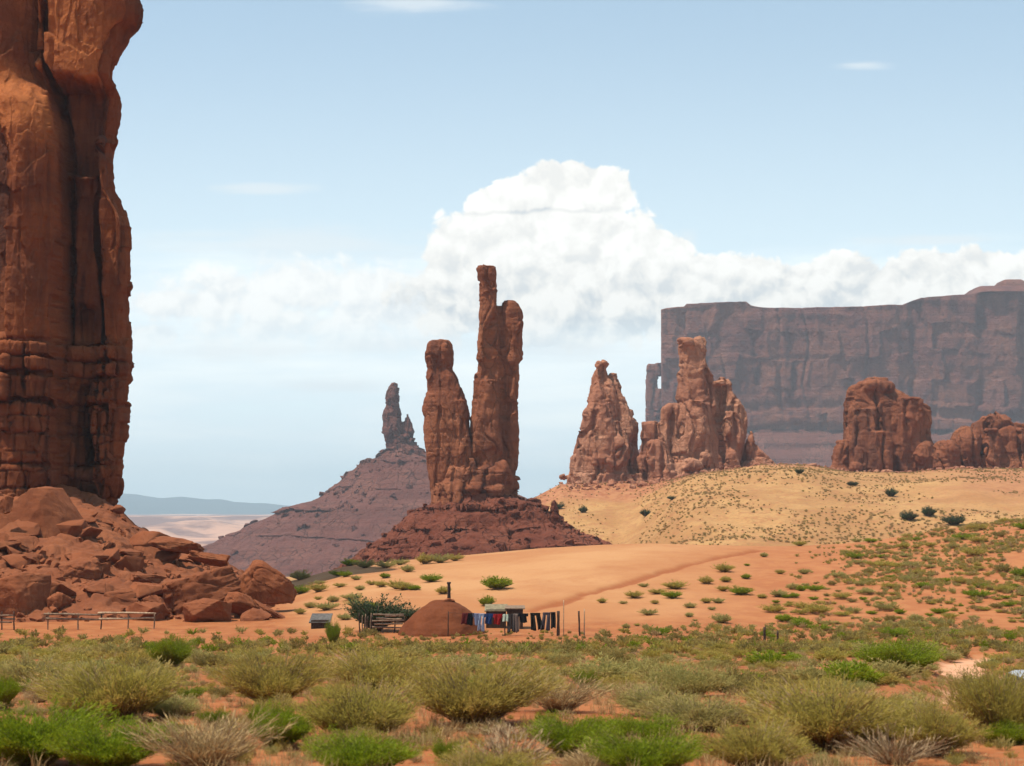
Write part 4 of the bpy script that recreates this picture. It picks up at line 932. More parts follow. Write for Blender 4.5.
# beyond that the brush reads as one mass
r4 = random.Random(9)
tiny = []
for i in range(10):
    (LV, LF), _ = bush(5000 + i, n=60, h=.62, r=.55, leaves=5, ll=.17, lw=.032, bare=.2, spread=1.45, dome=.65); tiny.append((LV, LF))
pts = {k: [] for k in range(4)}
for _ in range(2000):
    D = 88 + 48 * r4.random(); px = r4.uniform(-140, 1420); x_ = (px - 512) / FPX * D
    if road_dist(np.array([x_]), np.array([D]))[0] < 1.6: continue
    if px < 330 and D > 118 and r4.random() < .75: continue
    pts[r4.choices((0, 1, 2, 3), (20, 30, 42, 8))[0]].append((x_, D, gz(x_, D) - .03, r4.uniform(.35, 1.1) * (.55 if 385 < px < 600 and D > 112 else 1), r4.uniform(0, 6.28), r4.randrange(10)))
for k, (mt, lb) in enumerate(((M_SAGE, 'grey sage brush merging into one belt across the flat'), (M_OLIVE, 'olive brush merging into one belt across the flat'), (M_BROWN, 'dull brown brush merging into one belt across the flat'), (M_GREEN, 'green brush merging into one belt across the flat'))):
    scatter('scrub', tiny, pts[k], mt, lb, False)
# tufts of dry grass over the near ground
def tuft(seed, n=26, h=.28):
    g = np.random.default_rng(seed); az = g.uniform(0, 6.28, n); b0 = g.normal(0, .05, (n, 3)); b0[:, 2] = 0
    le = h * (.5 + .7 * g.random(n)); th = g.uniform(.1, 1.0, n)
    m1 = b0 + np.stack([np.sin(th * .5) * np.cos(az), np.sin(th * .5) * np.sin(az), np.cos(th * .5)], 1) * (le * .55)[:, None]
    t1 = m1 + np.stack([np.sin(th * 1.3) * np.cos(az), np.sin(th * 1.3) * np.sin(az), np.cos(th * 1.3)], 1) * (le * .5)[:, None]
    s = np.stack([-np.sin(az), np.cos(az), 0 * az], 1) * .0035
    V = np.stack([b0 - s, b0 + s, m1 + s * .8, m1 - s * .8, t1], 1).reshape(-1, 3); o = np.arange(n)[:, None] * 5
    return V, np.concatenate([o + [0, 1, 2, 3]]), np.concatenate([o + [3, 2, 4]])
tufts = []
for i in range(8):
    V_, Q_, T_ = tuft(i); tufts.append((V_, np.concatenate([Q_, np.concatenate([T_, T_[:, 2:]], 1)])))
tufts = [(V_, np.where(np.arange(4)[None] < 4, Q_, Q_)) for V_, Q_ in tufts]
tq = []
for i in range(8):
    V_, Q_, T_ = tuft(i); V2 = np.concatenate([V_, V_[4::5] + .0008]); nb = len(T_)
    T4 = np.stack([T_[:, 0], T_[:, 1], T_[:, 2], len(V_) + np.arange(nb)], 1); tq.append((V2, np.concatenate([Q_, T4])))
gp_ = []
for _ in range(4600):
    D = 16 + 50 * r4.random() ** 1.1; px = r4.uniform(-140, 1400); x_ = (px - 512) / FPX * D
    if road_dist(np.array([x_]), np.array([D]))[0] < 1.3: continue
    if fbm(np.array([x_ / 3]), np.array([D / 3]), 0, 71, 2)[0] < -.12: continue
    gp_.append((x_, D, gz(x_, D) - .02, r4.uniform(.6, 1.5), r4.uniform(0, 6.28), r4.randrange(8)))
scatter('dry_grass', tq, gp_, M_STRAW, 'dry straw grass tufts between the bushes', False)

pts = {0: [], 1: [], 2: []}
for _ in range(4700):
    D = 22 + 78 * r4.random() ** .9; px = r4.uniform(-140, 1400); x_ = (px - 512) / FPX * D
    if road_dist(np.array([x_]), np.array([D]))[0] < 1.5: continue
    if fbm(np.array([x_ / 5]), np.array([D / 7]), 0, 171, 2)[0] < r4.uniform(-.5, .1): continue
    pts[r4.choices((0, 1, 2), (36, 36, 28))[0]].append((x_, D, gz(x_, D) - .02, r4.uniform(.14, .42), r4.uniform(0, 6.28), r4.randrange(4)))
fine_ = [bush(6000 + i, n=90, h=.62, r=.6, leaves=5, ll=.2, lw=.014, bare=.15, spread=1.35, dome=.5)[0] for i in range(4)]
for k, (mt, lb) in enumerate(((M_SAGE, 'low pale sage sprigs between the bushes of the flat'), (M_OLIVE, 'low yellow-green sprigs between the bushes of the flat'), (M_STRAW, 'low straw sprigs between the bushes of the flat'))):
    scatter('low_scrub', fine_, pts[k], mt, lb, False)['kind'] = 'stuff'
# shrubs of the dune, traced from the photo
r5 = random.Random(33)
DUNE = [(497, 589, 24, 13, 'mgreen', 'round dark green shrub alone on the orange dune above the hogan'), (487, 606, 14, 10, 'mgreen', 'green shrub right behind the hogan roof'),
        (443, 594, 12, 8, 'molive', 'small shrub on the dune beside the stovepipe'), (431, 582, 15, 8, 'mgreen', 'shrub high on the dune left of the stovepipe')]
for px, py, w_, h_, k_, lb in DUNE: putpx(k_, px, py, w_, h_, lb, 'shrub', rnd=r5)
SL = ('green shrub among those scattered over the left end of the orange dune', 'shrub', 'shrubs on the left end of the dune')
for px, py, w_ in ((300, 592, 14), (318, 590, 16), (310, 606, 11), (326, 608, 16), (333, 600, 12), (300, 578, 18), (312, 572, 18), (332, 566, 16), (350, 564, 14), (365, 566, 16), (352, 598, 16), (358, 606, 18), (372, 606, 14), (372, 583, 10), (360, 588, 9), (381, 585, 12), (397, 587, 18),
                   (404, 588, 14), (414, 588, 12), (385, 566, 16), (400, 563, 12), (408, 570, 12), (425, 562, 18), (440, 561, 16), (340, 585, 9), (345, 575, 10), (300, 612, 10), (318, 598, 7), (455, 559, 12), (345, 618, 12), (372, 616, 10), (385, 576, 9), (338, 574, 12), (320, 582, 9), (356, 578, 8), (290, 574, 14)):
    putpx(r5.choice(('mgreen', 'molive', 'msage')), px, py + 2, w_, w_ * r5.uniform(.42, .62), SL[0], SL[1], group=SL[2], rnd=r5, name='dune_shrub')
SM = ('small shrub among those dotted over the bare red sand right of the dune track', 'shrub', 'shrubs on the bare red sand')
for px, py, w_ in ((724, 571, 17), (706, 583, 14), (723, 590, 12), (746, 578, 9), (764, 556, 8), (780, 573, 9), (804, 573, 10), (747, 565, 5), (726, 581, 12), (644, 586, 8), (675, 588, 20), (657, 593, 12), (672, 597, 14), (634, 597, 12), (741, 594, 18), (762, 597, 10), (779, 596, 15), (706, 602, 10), (690, 607, 10), (648, 614, 14), (689, 616, 8),
                   (722, 622, 16), (626, 627, 8), (660, 634, 16), (602, 602, 9), (623, 603, 7), (655, 603, 8), (718, 602, 9), (712, 609, 6), (776, 602, 6), (683, 627, 6), (744, 634, 10), (772, 637, 9), (801, 590, 10), (800, 545, 12), (621, 630, 6), (752, 629, 6), (695, 620, 4), (637, 625, 5), (790, 603, 6)):
    putpx(r5.choice(('mgreen', 'molive', 'molive', 'msage')), px, py + 1, w_, w_ * r5.uniform(.42, .62), SM[0], SM[1], group=SM[2], rnd=r5, name='sand_shrub')
SR = ('low desert shrub among many alike over the red hillside on the right', 'desert shrub', 'shrubs over the right hillside')
nr5 = 0; pl = []
while nr5 < 270:
    px = r5.uniform(770, 1060); yt = interp(px, CREST); py = yt + (648 - yt) * r5.random() ** .9
    if px < 835 and py < 575 + (835 - px) * .3: continue
    if vn(np.array([px / 38]), np.array([py / 16]), 0, 4)[0] < -.35: continue
    w_ = r5.choice((5, 6, 7, 8, 9, 11, 13, 16, 20)) * r5.uniform(.85, 1.15) * (0.8 + .4 * (py - 520) / 120); 
    if any(abs(px - a) < .42 * (w_ + c_) and abs(py - b_) < .2 * (w_ + c_) for a, b_, c_ in pl): continue
    pl.append((px, py, w_))
    putpx(r5.choices(('mgreen', 'molive', 'msage', 'mbrown'), (20, 34, 32, 14))[0], px, py, w_, w_ * r5.uniform(.36, .56), SR[0], SR[1], group=SR[2], parts=False, rnd=r5, name='desert_shrub'); nr5 += 1
# shrubs and dark junipers of the pale rise
kind('juniper', 'juniper', 2, M_DARKJ, M_STEM, n=420, h=.85, r=.52, leaves=24, ll=.06, lw=.011, bare=.15, spread=1.5, stem_w=.012, dome=.8)
for px, py, w_, h_, lb in ((927, 517, 12, 10, 'dark juniper behind the crest of the right hillside, middle one of three'), (907, 520, 14, 9, 'dark spreading juniper behind the right hillside, left one of three'), (952, 526, 15, 11, 'dark juniper closest to the right hillside crest, right one of three'),
                       (583, 513, 8, 7, 'small dark juniper on the pale rise beside the rock pinnacle'), (645, 517, 9, 7, 'dark juniper in the middle of the pale rise'), (890, 497, 10, 9, 'dark juniper below the squat rock block'), (852, 486, 9, 5, 'small juniper just left of the squat rock block'),
                       (799, 474, 6, 6, 'small juniper at the top of the pale rise'), (672, 500, 8, 4, 'low juniper in the upper middle of the pale rise'), (558, 510, 8, 7, 'dark juniper against the red shale cone')):
    D = 0; X_, Z_ = Wn(px, py, np.arange(330., 690., 2)); hh = terrain(X_, np.arange(330., 690., 2)); i = np.nonzero(hh > Z_)[0]; D = 330 + 2 * (i[0] if len(i) else 100)
    put('juniper', (float((px - 512) / FPX * D), D, gz((px - 512) / FPX * D, D) - .2), w_ * D / FPX, h_ * D / FPX, lb, 'juniper', rnd=r5)
pts = {0: [], 1: [], 2: []}
for _ in range(11000):
    D = 335 + 340 * r4.random() ** 1.0; px = r4.uniform(500, 1060); x_ = (px - 512) / FPX * D
    d_ = vn(np.array([x_ / 22]), np.array([D / 30]), 0, 8)[0]
    if d_ < r4.uniform(-.6, .25): continue
    pts[r4.choices((0, 1, 2), (80, 12, 8))[0]].append((x_, D, gz(x_, D) - .05, r4.uniform(.35, 1.1), r4.uniform(0, 6.28), r4.randrange(10)))
for k, (mt, lb) in enumerate(((M_STRAW, 'dry tufts speckling the pale rise below the orange spires'), (M_BROWN, 'brown brush speckling the pale rise below the orange spires'), (M_SAGE, 'grey brush speckling the pale rise below the orange spires'))):
    scatter('ground_cover', tiny, pts[k], mt, lb, False)

pts = {0: [], 1: [], 2: []}
for _ in range(18500):
    px = r4.uniform(640, 1420); D = 128 + 128 * r4.random(); x_ = (px - 512) / FPX * D
    if fbm(np.array([x_ / 10]), np.array([D / 14]), 0, 88, 3)[0] < r4.uniform(-.35, .35): continue
    if r4.random() > sst(np.array([px + (128 - D) * .25]), 745, 935)[0] + (.25 if D < 140 else 0): continue
    pts[r4.choices((0, 1, 2), (55, 32, 13))[0]].append((x_, D, gz(x_, D) - .03, r4.uniform(.25, .95), r4.uniform(0, 6.28), r4.randrange(10)))
for k, (mt, lb) in enumerate(((M_SAGE, 'low grey scrub between the shrubs of the right hillside'), (M_OLIVE, 'low olive scrub between the shrubs of the right hillside'), (M_STRAW, 'dry tufts between the shrubs of the right hillside'))):
    scatter('low_scrub', tiny, pts[k], mt, lb, False)['kind'] = 'stuff'
# ---------------------------------------------------------------- the homestead
def box_arr(c, s, rz=0.0, tilt=0.0):
    x, y, z = np.array(s) / 2.0
    V = np.array([(a * x, b_ * y, d * z) for a in (-1, 1) for b_ in (-1, 1) for d in (-1, 1)])
    V = np.stack([V[:, 0], V[:, 1] * math.cos(tilt) - V[:, 2] * math.sin(tilt), V[:, 1] * math.sin(tilt) + V[:, 2] * math.cos(tilt)], 1)
    V = np.stack([V[:, 0] * math.cos(rz) - V[:, 1] * math.sin(rz), V[:, 0] * math.sin(rz) + V[:, 1] * math.cos(rz), V[:, 2]], 1) + np.array(c)
    return V, np.array([(0, 1, 3, 2), (4, 6, 7, 5), (0, 4, 5, 1), (2, 3, 7, 6), (0, 2, 6, 4), (1, 5, 7, 3)])
def log_arr(a, b_, r0, r1=None, seed=0, ns=9, nk=7, bend=.04):
    a, b_ = np.array(a, float), np.array(b_, float); r1 = r0 if r1 is None else r1
    d = b_ - a; L = np.linalg.norm(d); d = d / L
    u = np.cross(d, (0, 0, 1.0) if abs(d[2]) < .9 else (1.0, 0, 0)); u /= np.linalg.norm(u); v = np.cross(d, u)
    g = np.random.default_rng(seed); t = np.linspace(0, 1, nk); off = np.cumsum(g.normal(0, bend * L / nk, (nk, 2)), 0) * (4 * t * (1 - t))[:, None]
    th = np.linspace(0, 2 * math.pi, ns, endpoint=False); rr = (r0 + (r1 - r0) * t)[:, None] * (1 + .12 * g.normal(0, 1, (nk, ns)))
    P = a + d * (t * L)[:, None] + u * off[:, :1] + v * off[:, 1:]
    V = P[:, None] + rr[..., None] * (np.cos(th)[None, :, None] * u + np.sin(th)[None, :, None] * v)
    V = V.reshape(-1, 3); k = len(V); V = np.concatenate([V, a[None], b_[None]]); F = grid_faces(nk, ns, True); j = np.arange(ns); j2 = (j + 1) % ns
    T = np.concatenate([np.stack([j2, j, j * 0 + k, j * 0 + k], 1), np.stack([(nk - 1) * ns + j, (nk - 1) * ns + j2, j * 0 + k + 1, j * 0 + k + 1], 1)])
    return V, F, T[:, :3]
def log(name, a, b_, r0, r1=None, seed=0, parent=None, mat=None, **kw):
    V, F, T = log_arr(a, b_, r0, r1, seed, **kw); return build(name, V, [F, T], mat or M_WOOD, parent)
M_WOOD = plain_mat('weathered_wood', (0.26, 0.17, 0.11), 0.9, .35, 5)
M_DWOOD = plain_mat('dark_wood', (0.075, 0.045, 0.032), 0.9, .35, 5)
M_PWOOD = plain_mat('pale_pole_wood', (0.48, 0.33, 0.21), 0.9, .3, 5)
M_MUD = rock_mat('packed_mud', (0.135, 0.038, 0.014), (0.09, 0.028, 0.013), (0.17, 0.05, 0.019), 0.25, 0.0, 0.3, cracks=0, obj=True, bd=.25)
M_RUST = plain_mat('rusty_pipe', (0.05, 0.028, 0.02), 0.7, .4, 12, .3)
M_SHEET = plain_mat('pale_roof_sheet', (0.24, 0.19, 0.11), 0.85, .3, 3, .3)
M_GREY = plain_mat('grey_roof_sheet', (0.12, 0.105, 0.095), 0.85, .35, 3, .3)

DH = 133.0; g0 = W(442, 630, DH); zg = gz(g0.x, DH)
hog = empty('hogan', (g0.x, DH, zg), 'earth-covered domed hogan with a stovepipe, at the foot of the orange dune', 'hogan')
nr1, na1 = 46, 110
t = np.linspace(0, 1, nr1); th = np.linspace(0, 2 * math.pi, na1, endpoint=False)
rx = 3.95; prof_r = np.interp(t, [0, .12, .35, .6, .78, .9, .97, 1], [1.03, .99, .87, .70, .52, .34, .16, .0]); H = 3.35
X = g0.x + prof_r[:, None] * rx * np.cos(th) + (t ** 2 * .25)[:, None]; Y = DH + prof_r[:, None] * rx * np.sin(th); Zh = zg - .15 + (t[:, None] * H + 0 * th)
V = np.stack([X, Y, Zh], -1).reshape(-1, 3); Fh = grid_faces(nr1, na1, True); N = normals(V, Fh)
V += N * (.16 * fbm(V[:, 0] / 1.2, V[:, 1] / 1.2, V[:, 2] / 1.2, 3, 4) + .05 * fbm(V[:, 0] / .3, V[:, 1] / .3, V[:, 2] / .6, 5, 3))[:, None]
build('earth_dome', V, Fh, M_MUD, hog)
V, F, T = log_arr(tuple(W(449, 600, DH)), tuple(W(449, 582.5, DH)), .15, .15, 2, bend=0)
sp_ = build('stovepipe', V, [F, T], M_RUST, hog)
V, F, T = log_arr(tuple(W(449, 583, DH) + Vector((0, 0, -.05))), tuple(W(449, 582, DH)), .18, .18, 3, bend=0, nk=3); build('pipe_rim', V, [F, T], M_RUST, sp_)
for px, s_, sd_ in ((447, .45, 1), (452, .3, 2)):
    V, F = rock_mesh(500 + sd_, sub=1); p_ = W(px, 599.5, DH - .3); build('stone', V * s_ * np.array([1, 1, .5]) + np.array(p_) - (0, 0, .1), F, M_BOULD, hog)

def shed(name, label, px0, px1, py0, py1, D, depth, wallm, roofm, pitch=.12, over=.25, doorm=None):
    a, c = W(px0, py1, D), W(px1, py0, D); z0 = min(a.z, gz((a.x + c.x) / 2, D)) - .1
    w = c.x - a.x; h = c.z - z0; cx = (a.x + c.x) / 2
    e = empty(name, (cx, D, z0), label, 'shed')
    V, F = box_arr((cx, D + depth / 2, z0 + h / 2 - .06), (w, depth, h - .1)); build('wall', V, F, wallm, e, smooth=False)
    nb = max(3, int(w / .22)); Vs, Fs = [], []
    for i in range(nb):
        v_, f_ = box_arr((a.x + (i + .5) * w / nb, D - .03, z0 + h / 2 - .1), (w / nb * .86, .05, h - .2 - .05 * (i % 3))); Vs.append(v_); Fs.append(f_ + 8 * i)
    build('planking', np.concatenate(Vs), np.concatenate(Fs), wallm, e, smooth=False)
    V, F = box_arr((cx, D + depth / 2, c.z), (w + 2 * over, depth + 2 * over, .09), 0, pitch); build('roof', V, F, roofm, e, smooth=False)
    if doorm: V, F = box_arr((cx + w * .2, D - .075, z0 + h * .42), (w * .26, .04, h * .72)); build('door', V, F, doorm, e, smooth=False)
    return e
shed('shed', 'dark plank shed with a flat roof behind the clothes line', 507, 523, 608, 633, 139, 2.2, M_DWOOD, M_WOOD, .05, .2, M_WOOD)
shed('lean_to', 'low lean-to with a pale sheet roof between the hogan and the dark plank shed', 486, 506, 608.5, 633, 140, 2.0, M_DWOOD, M_SHEET, .22, .15)
shed('hut', 'small low dark hut with a grey slanting roof right of the boulder pile', 311, 328, 619, 628.5, 140, 2.0, M_DWOOD, M_GREY, .30, .2)

DL = 129.0
lineo = empty('clothes_line', W(505, 634, DL), 'clothes line strung on wooden poles in front of the hogan', 'clothes line')
LX = [448, 505, 557]; LY = [612.5, 614.5, 612.0]
def line_z(px): return W(px, float(np.interp(px, LX, LY)), DL).z
for i, px in enumerate(LX):
    p_ = W(px, LY[i] - 1.0, DL); log('pole', (p_.x, DL + .04, gz(p_.x, DL) - .2), (p_.x + .03, DL + .04, p_.z), .055, .045, 40 + i, lineo, M_DWOOD)
pts_ = [W(px, float(np.interp(px, LX, LY)) + .8 * math.sin((px - 448) / 57 * math.pi) ** 2, DL) for px in np.linspace(448, 557, 24)]
Vs, Fs, o = [], [], 0
for a_, b_ in zip(pts_[:-1], pts_[1:]):
    V, F, T = log_arr(a_, b_, .012, None, 0, 5, 2, 0); Vs.append(V); Fs.append(F + o); o += len(V)
build('wire', np.concatenate(Vs), np.concatenate(Fs), M_RUST, lineo)
def garment(name, label, px0, px1, py0, py1, kindg, col, seed, col2=None):
    mat_ = plain_mat('cloth_' + name, col, .95, .12, 8, .05, col2)
    x0, x1 = W(px0 - .7, py0, DL).x, W(px1 + .7, py0, DL).x; zt = line_z((px0 + px1) / 2) + .02; zb = W(px0, py1, DL).z; h = zt - zb; w = x1 - x0
    if kindg == 'trousers': shp = [((0, .16), .02, .98), ((.16, 1.0), .02, .44), ((.16, 1.0), .56, .98)]
    elif kindg == 'shirt': shp = [((0, .34), -.12, 1.12), ((.34, 1.0), .08, .92)]
    else: shp = [((0, 1.0), 0, 1)]
    Vs, Fs, o = [], [], 0; r = random.Random(seed); ph = r.uniform(0, 6)
    def pt(u, v):
        lean = .12 * w * math.sin(v * 2 + ph); fold = .05 * math.sin(u * 11 + ph + v * 1.5) * (.4 + v) + .04 * math.sin(u * 23 + v * 4)
        if kindg == 'trousers' and v > .16: lean += (u - .5) * .35 * w * (v - .16)
        return (x0 + u * w + lean, DL + fold - .02 - .08 * v, zt - v * h * (1 + .04 * math.sin(u * 7 + ph)))
    for (v0, v1), u0, u1 in shp:
        nu, nv = 9, 10
        V = np.array([pt(u0 + (u1 - u0) * j / (nu - 1), v0 + (v1 - v0) * i / (nv - 1)) for i in range(nv) for j in range(nu)])
        B = V + (0, .03, 0); F = grid_faces(nv, nu); k = len(V)
        rim = [i for i in range(nu)] + [i * nu + nu - 1 for i in range(1, nv)] + [(nv - 1) * nu + j for j in range(nu - 2, -1, -1)] + [i * nu for i in range(nv - 2, 0, -1)]
        S = [(rim[i], rim[(i + 1) % len(rim)], rim[(i + 1) % len(rim)] + k, rim[i] + k) for i in range(len(rim))]
        Vs.append(np.concatenate([V, B])); Fs.append(np.concatenate([F[:, ::-1], F + k, np.array(S)]) + o); o += 2 * k
    return tag(build(name, np.concatenate(Vs), np.concatenate(Fs), mat_), label, 'laundry', 'washing on the clothes line')
for i, a_ in enumerate((('towel', 'dark maroon cloth at the left end of the clothes line', 462, 467.5, 612, 624, 'cloth', (.10, .018, .018)),
    ('shirt', 'black shirt hanging second from the left on the clothes line', 468, 473.5, 613, 625, 'shirt', (.012, .012, .014)),
    ('shirt', 'grey-blue shirt beside the pale jeans on the clothes line', 474.5, 478.5, 613, 625, 'shirt', (.17, .20, .30)),
    ('jeans', 'pale blue jeans, the longest item near the left of the line', 479.5, 484, 613, 631, 'trousers', (.30, .36, .47)),
    ('shirt', 'navy blue shirt between the pale jeans and the red shirt', 486, 492.5, 614, 624, 'shirt', (.02, .045, .13)),
    ('shirt', 'red shirt hanging before the right side of the hogan', 494.5, 501, 614, 624.5, 'shirt', (.27, .018, .018)),
    ('towel', 'small pale green cloth right of the red shirt', 502.5, 507, 615, 621.5, 'cloth', (.38, .45, .36)),
    ('trousers', 'dark trousers hanging in front of the plank shed', 508, 513, 615, 632, 'trousers', (.05, .045, .045)),
    ('dress', 'long grey-brown cloth hanging before the right edge of the shed', 514.5, 518.5, 614.5, 632, 'cloth', (.17, .13, .11)),
    ('shirt', 'black shirt just right of the shed on the line', 520.5, 527.5, 614, 622.5, 'shirt', (.014, .013, .014)),
    ('trousers', 'black trousers with spread legs towards the right end of the line', 531.5, 540.5, 613, 630, 'trousers', (.016, .015, .013)),
    ('trousers', 'dark grey trousers second from the right end of the line', 542.5, 549, 612.5, 630, 'trousers', (.075, .065, .075)),
    ('stockings', 'narrow black garment at the right end of the clothes line', 551, 554.5, 612, 628, 'cloth', (.015, .014, .015)))):
    garment(*a_, 60 + i)
for px, y0, y1, D, r_, mt, lb in ((558.8, 611, 635, 130.5, .09, M_DWOOD, 'thick dark post just right of the clothes line'), (563.7, 600, 635, 130.6, .04, M_PWOOD, 'thin pale pole, taller than the posts around it'), (580, 611, 635, 130.5, .09, M_DWOOD, 'leaning dark post of the pair standing apart on the right'),
                              (584.3, 609, 634, 130.7, .055, M_PWOOD, 'pale slim post beside the leaning dark post'), (764.5, 627, 641, 118, .11, M_DWOOD, 'short dark post at the edge of the brush, taller of the two'), (777.5, 631, 642, 117, .10, M_DWOOD, 'shorter dark post at the edge of the brush, beside its taller mate')):
    a_, c_ = W(px, y1, D), W(px - (1.2 if px == 580 else 0), y0, D)
    tag(log('wooden_post', (a_.x, D, min(a_.z, gz(a_.x, D)) - .3), (c_.x, D, c_.z), r_, r_ * .85, int(px), None, mt, bend=.02), lb, 'post')
# log corral beside the hogan
cor_ = empty('corral_fence', W(388, 630, 134), 'rough corral fence of stacked logs and upright sticks left of the hogan', 'fence')
for i, (a_, b_, y) in enumerate(((373, 404, 614.5), (376, 402, 618), (372, 404, 621), (374, 403, 624), (372, 405, 627), (385, 404, 616))):
    log('rail', tuple(W(a_, y, 134 + .1 * (i % 2))), tuple(W(b_, y + .8 * math.sin(i * 2), 134.2)), .09, .07, 80 + i, cor_, (M_WOOD, M_PWOOD)[i % 2])
for i, px in enumerate((360, 362.5, 364, 366.5, 368, 370.5, 373, 383, 394, 405)):
    a_ = W(px, 630, 134.3); c_ = W(px + (i % 3 - 1) * .9, 613 + (i * 7) % 5, 134.3); log('upright', (a_.x, 134.3, gz(a_.x, 134.3) - .2), tuple(c_), .07, .05, 95 + i, cor_, (M_DWOOD, M_WOOD)[i % 2])
o_ = putpx('juniper', 386, 622, 34, 30, 'dusky green juniper standing inside the log corral', 'juniper', rnd=r5); o_.location.y = 136.5
putpx('juniper', 404, 622, 20, 15, 'smaller dusky green shrub between the corral and the hogan', 'shrub', rnd=r5)
# log rail fence before the boulders
fl_ = empty('rail_fence', W(100, 626, 139), 'low weathered log rail fence in front of the boulder slope', 'fence')
for i, (a_, ya, b_, yb) in enumerate(((44, 614.0, 104, 614.5), (98, 613.0, 156, 613.5), (46, 618.5, 102, 619.5), (99, 619, 155, 618))):
    log('rail', tuple(W(a_, ya, 139)), tuple(W(b_, yb, 139.2)), .11, .08, 120 + i, fl_, (M_WOOD, M_PWOOD)[i % 2])
for i, px in enumerate((48, 78, 101, 128, 154)):
    a_ = W(px, 626, 139.1); c_ = W(px + .5, 612 + i % 3, 139.1); log('post', (a_.x, 139.1, min(a_.z, gz(a_.x, 139.1)) - .2), tuple(c_), .07, .06, 130 + i, fl_, (M_WOOD, M_WOOD, M_DWOOD)[i % 3])
f2_ = empty('rail_fence', W(4, 624, 139), 'short piece of log fence at the left edge of the frame', 'fence')
for i, (a_, ya, b_, yb) in enumerate(((-30, 614, 14, 615.5), (-30, 618, 15, 619), (-28, 622, 12, 622.5))): log('rail', tuple(W(a_, ya, 139)), tuple(W(b_, yb, 139.2)), .11, .08, 150 + i, f2_, M_WOOD)
for i, px in enumerate((-20, 2, 14)):
    a_ = W(px, 626, 139.15); log('post', (a_.x, 139.15, gz(a_.x, 139.15) - .2), tuple(W(px, 611.5, 139.15)), .07, .06, 160 + i, f2_, M_DWOOD)

# parked minivan whose tail end just enters the frame on the right
p0 = W(1011, 672, 33); CX, CY, CZ = p0.x, 33.0, gz(p0.x + 2.2, 33.0)
van = empty('parked_car', (CX + 2.3, CY, CZ), 'pale silver minivan on the dirt track, mostly cut off by the right edge', 'car')
M_PAINT, n, b = new_mat('silver_paint', .3, .5); b.inputs['Base Color'].default_value = (.62, .63, .66, 1); b.inputs['Metallic'].default_value = .25
dn = noise(n, n.nodes.new('ShaderNodeTexCoord').outputs['Object'], 3, 5); n.links.new(mix(n, dn.sst(.45, .8) * .5, (.40, .42, .45), (.33, .25, .2)), b.inputs['Base Color'])
M_GLASS, n, b = new_mat('car_glass', .08, .6); b.inputs['Base Color'].default_value = (.03, .06, .065, 1)
M_TYRE = plain_mat('tyre_rubber', (.03, .028, .027), .9); M_RIM = plain_mat('wheel_metal', (.45, .45, .46), .4, .1, 8, .5); M_LAMP, n, b = new_mat('tail_lamp', .2, .5); b.inputs['Base Color'].default_value = (.35, .02, .05, 1)
M_TRIM = plain_mat('dark_bumper', (.05, .05, .055), .6)
topz = p0.z - CZ
def shell(prof, hw, name, mat, parent, inset=0.0, bev=.05):
    """side outline (x from the tail, z above ground) with a rounded width"""
    P = np.array(prof, float); n_ = len(P); ys = [(-hw, .0), (-hw * .985, .6), (-hw * .9, 1), (hw * .9, 1), (hw * .985, .6), (hw, .0)]
    c = P.mean(0); V = []
    for y, k in ys:
        for q_ in P:
            d = q_ - c; V.append((CX + c[0] + d[0] * (1 - .035 * (1 - k)), CY + y * (1 - inset * max(0, (q_[1] - .85)) / max(topz - .85, .1)), CZ + c[1] + d[1] * (1 - .05 * (1 - k))))
    V = np.array(V); F = grid_faces(len(ys), n_, True); k0 = len(V)
    V = np.concatenate([V, [V[:n_].mean(0), V[-n_:].mean(0)]]); j = np.arange(n_); j2 = (j + 1) % n_
    T = np.concatenate([np.stack([j2, j, j * 0 + k0], 1), np.stack([(len(ys) - 1) * n_ + j, (len(ys) - 1) * n_ + j2, j * 0 + k0 + 1], 1)])
    return build(name, V, [F, T], mat, parent, smooth=False)
shell([(.06, .35), (.0, .55), (.02, .95), (.1, 1.0), (3.5, 1.0), (4.3, .86), (4.55, .68), (4.58, .38), (4.4, .3), (.3, .3)], .88, 'body', M_PAINT, van)
shell([(.08, 1.0), (.16, topz - .1), (.3, topz - .035), (1.5, topz), (2.5, topz - .03), (2.8, topz - .12), (3.55, 1.0)], .86, 'cabin', M_PAINT, van, .14)
shell([(.0, .42), (-.05, .5), (-.05, .62), (.1, .64), (.25, .6), (.25, .42)], .87, 'bumper', M_TRIM, van)
V, F = box_arr((CX + .075, CY, CZ + (1.03 + topz) / 2), (.05, 1.3, topz - 1.03 - .18)); V[:, 0] += (V[:, 2] - CZ - 1.0) * .13; build('rear_window', V, F, M_GLASS, van, smooth=False)
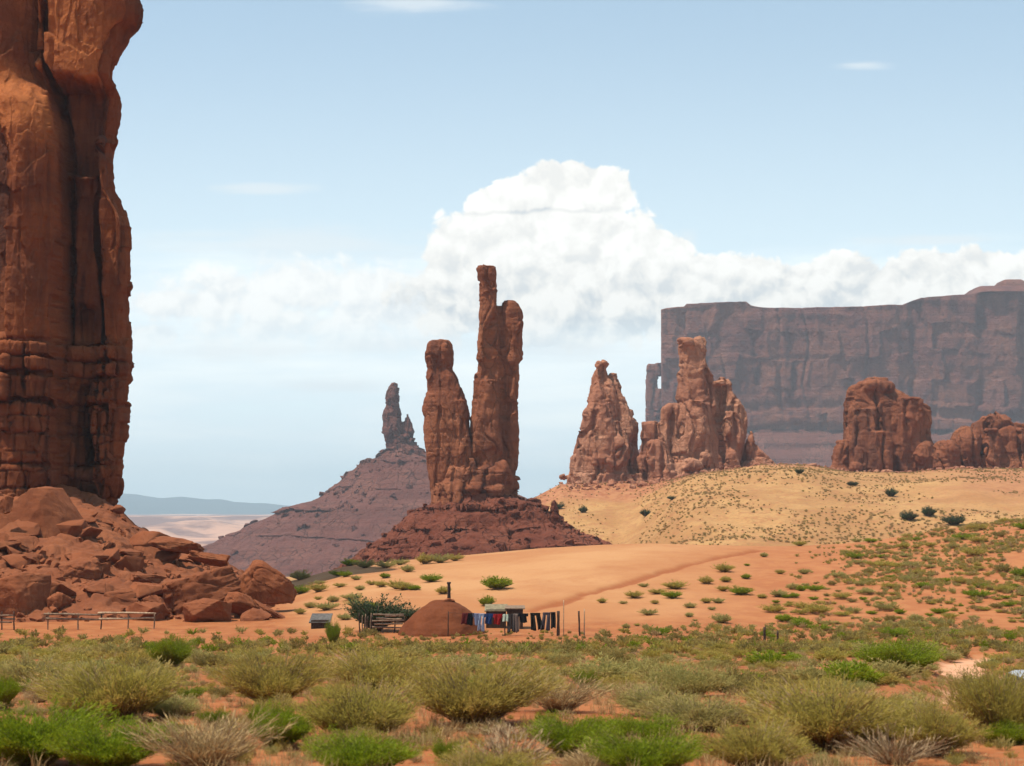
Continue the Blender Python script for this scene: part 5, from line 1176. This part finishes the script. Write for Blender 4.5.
for sgn in (-1, 1):
    for x0_, x1_ in ((.32, 1.15), (1.22, 2.1), (2.17, 2.85)):
        zz0, zz1 = CZ + 1.03, CZ + topz - .16; yb, yt = CY + sgn * .868, CY + sgn * (.868 - .095)
        sl = .35 if x1_ > 2.5 else 0.0
        V = np.array([(CX + x0_, yb, zz0), (CX + x1_ + sl, yb, zz0), (CX + x1_ - .1, yt, zz1), (CX + x0_, yt, zz1)]); V = np.concatenate([V, V - (0, sgn * .03, 0)])
        build('side_window', V, np.array([(0, 1, 2, 3), (7, 6, 5, 4), (0, 4, 5, 1), (1, 5, 6, 2), (2, 6, 7, 3), (3, 7, 4, 0)]), M_GLASS, van, smooth=False)
    V, F = box_arr((CX + .02, CY + sgn * .74, CZ + .84), (.06, .2, .26)); build('tail_light', V, F, M_LAMP, van, smooth=False)
    for wx in (.85, 3.7):
        w_ = [log_arr((CX + wx, CY + sgn * .70, CZ + .31), (CX + wx, CY + sgn * .895, CZ + .31), .31, .31, 1, 24, 2, 0)]
        wh = build('wheel', w_[0][0], [w_[0][1], w_[0][2]], M_TYRE, van, smooth=False)
        V, F, T = log_arr((CX + wx, CY + sgn * .85, CZ + .31), (CX + wx, CY + sgn * .91, CZ + .31), .19, .17, 1, 20, 2, 0); build('rim', V, [F, T], M_RIM, wh, smooth=False)
# ---------------------------------------------------------------- air and overhead clouds
def haze_box(x0, x1, y0, y1, z0, z1):
    V = np.array([(x, y, z) for x in (x0, x1) for y in (y0, y1) for z in (z0, z1)], float)
    F = np.array([(0, 1, 3, 2), (4, 6, 7, 5), (0, 4, 5, 1), (2, 3, 7, 6), (0, 2, 6, 4), (1, 5, 7, 3)])
    m = bpy.data.materials.new('air_haze'); m.use_nodes = True; n = m.node_tree; n.nodes.clear()
    v = n.nodes.new('ShaderNodeVolumePrincipled'); v.inputs['Color'].default_value = (0.74, 0.90, 1.0, 1); v.inputs['Density'].default_value = 0.000075; v.inputs['Anisotropy'].default_value = 0.0
    o = n.nodes.new('ShaderNodeOutputMaterial'); n.links.new(v.outputs[0], o.inputs['Volume'])
    return tag(build('haze', V, F, m, origin=False, smooth=False), 'thin blue air between the viewer and the far rocks', kind='stuff')
haze_box(-25000, 25000, -25000, 25000, -260, 640)
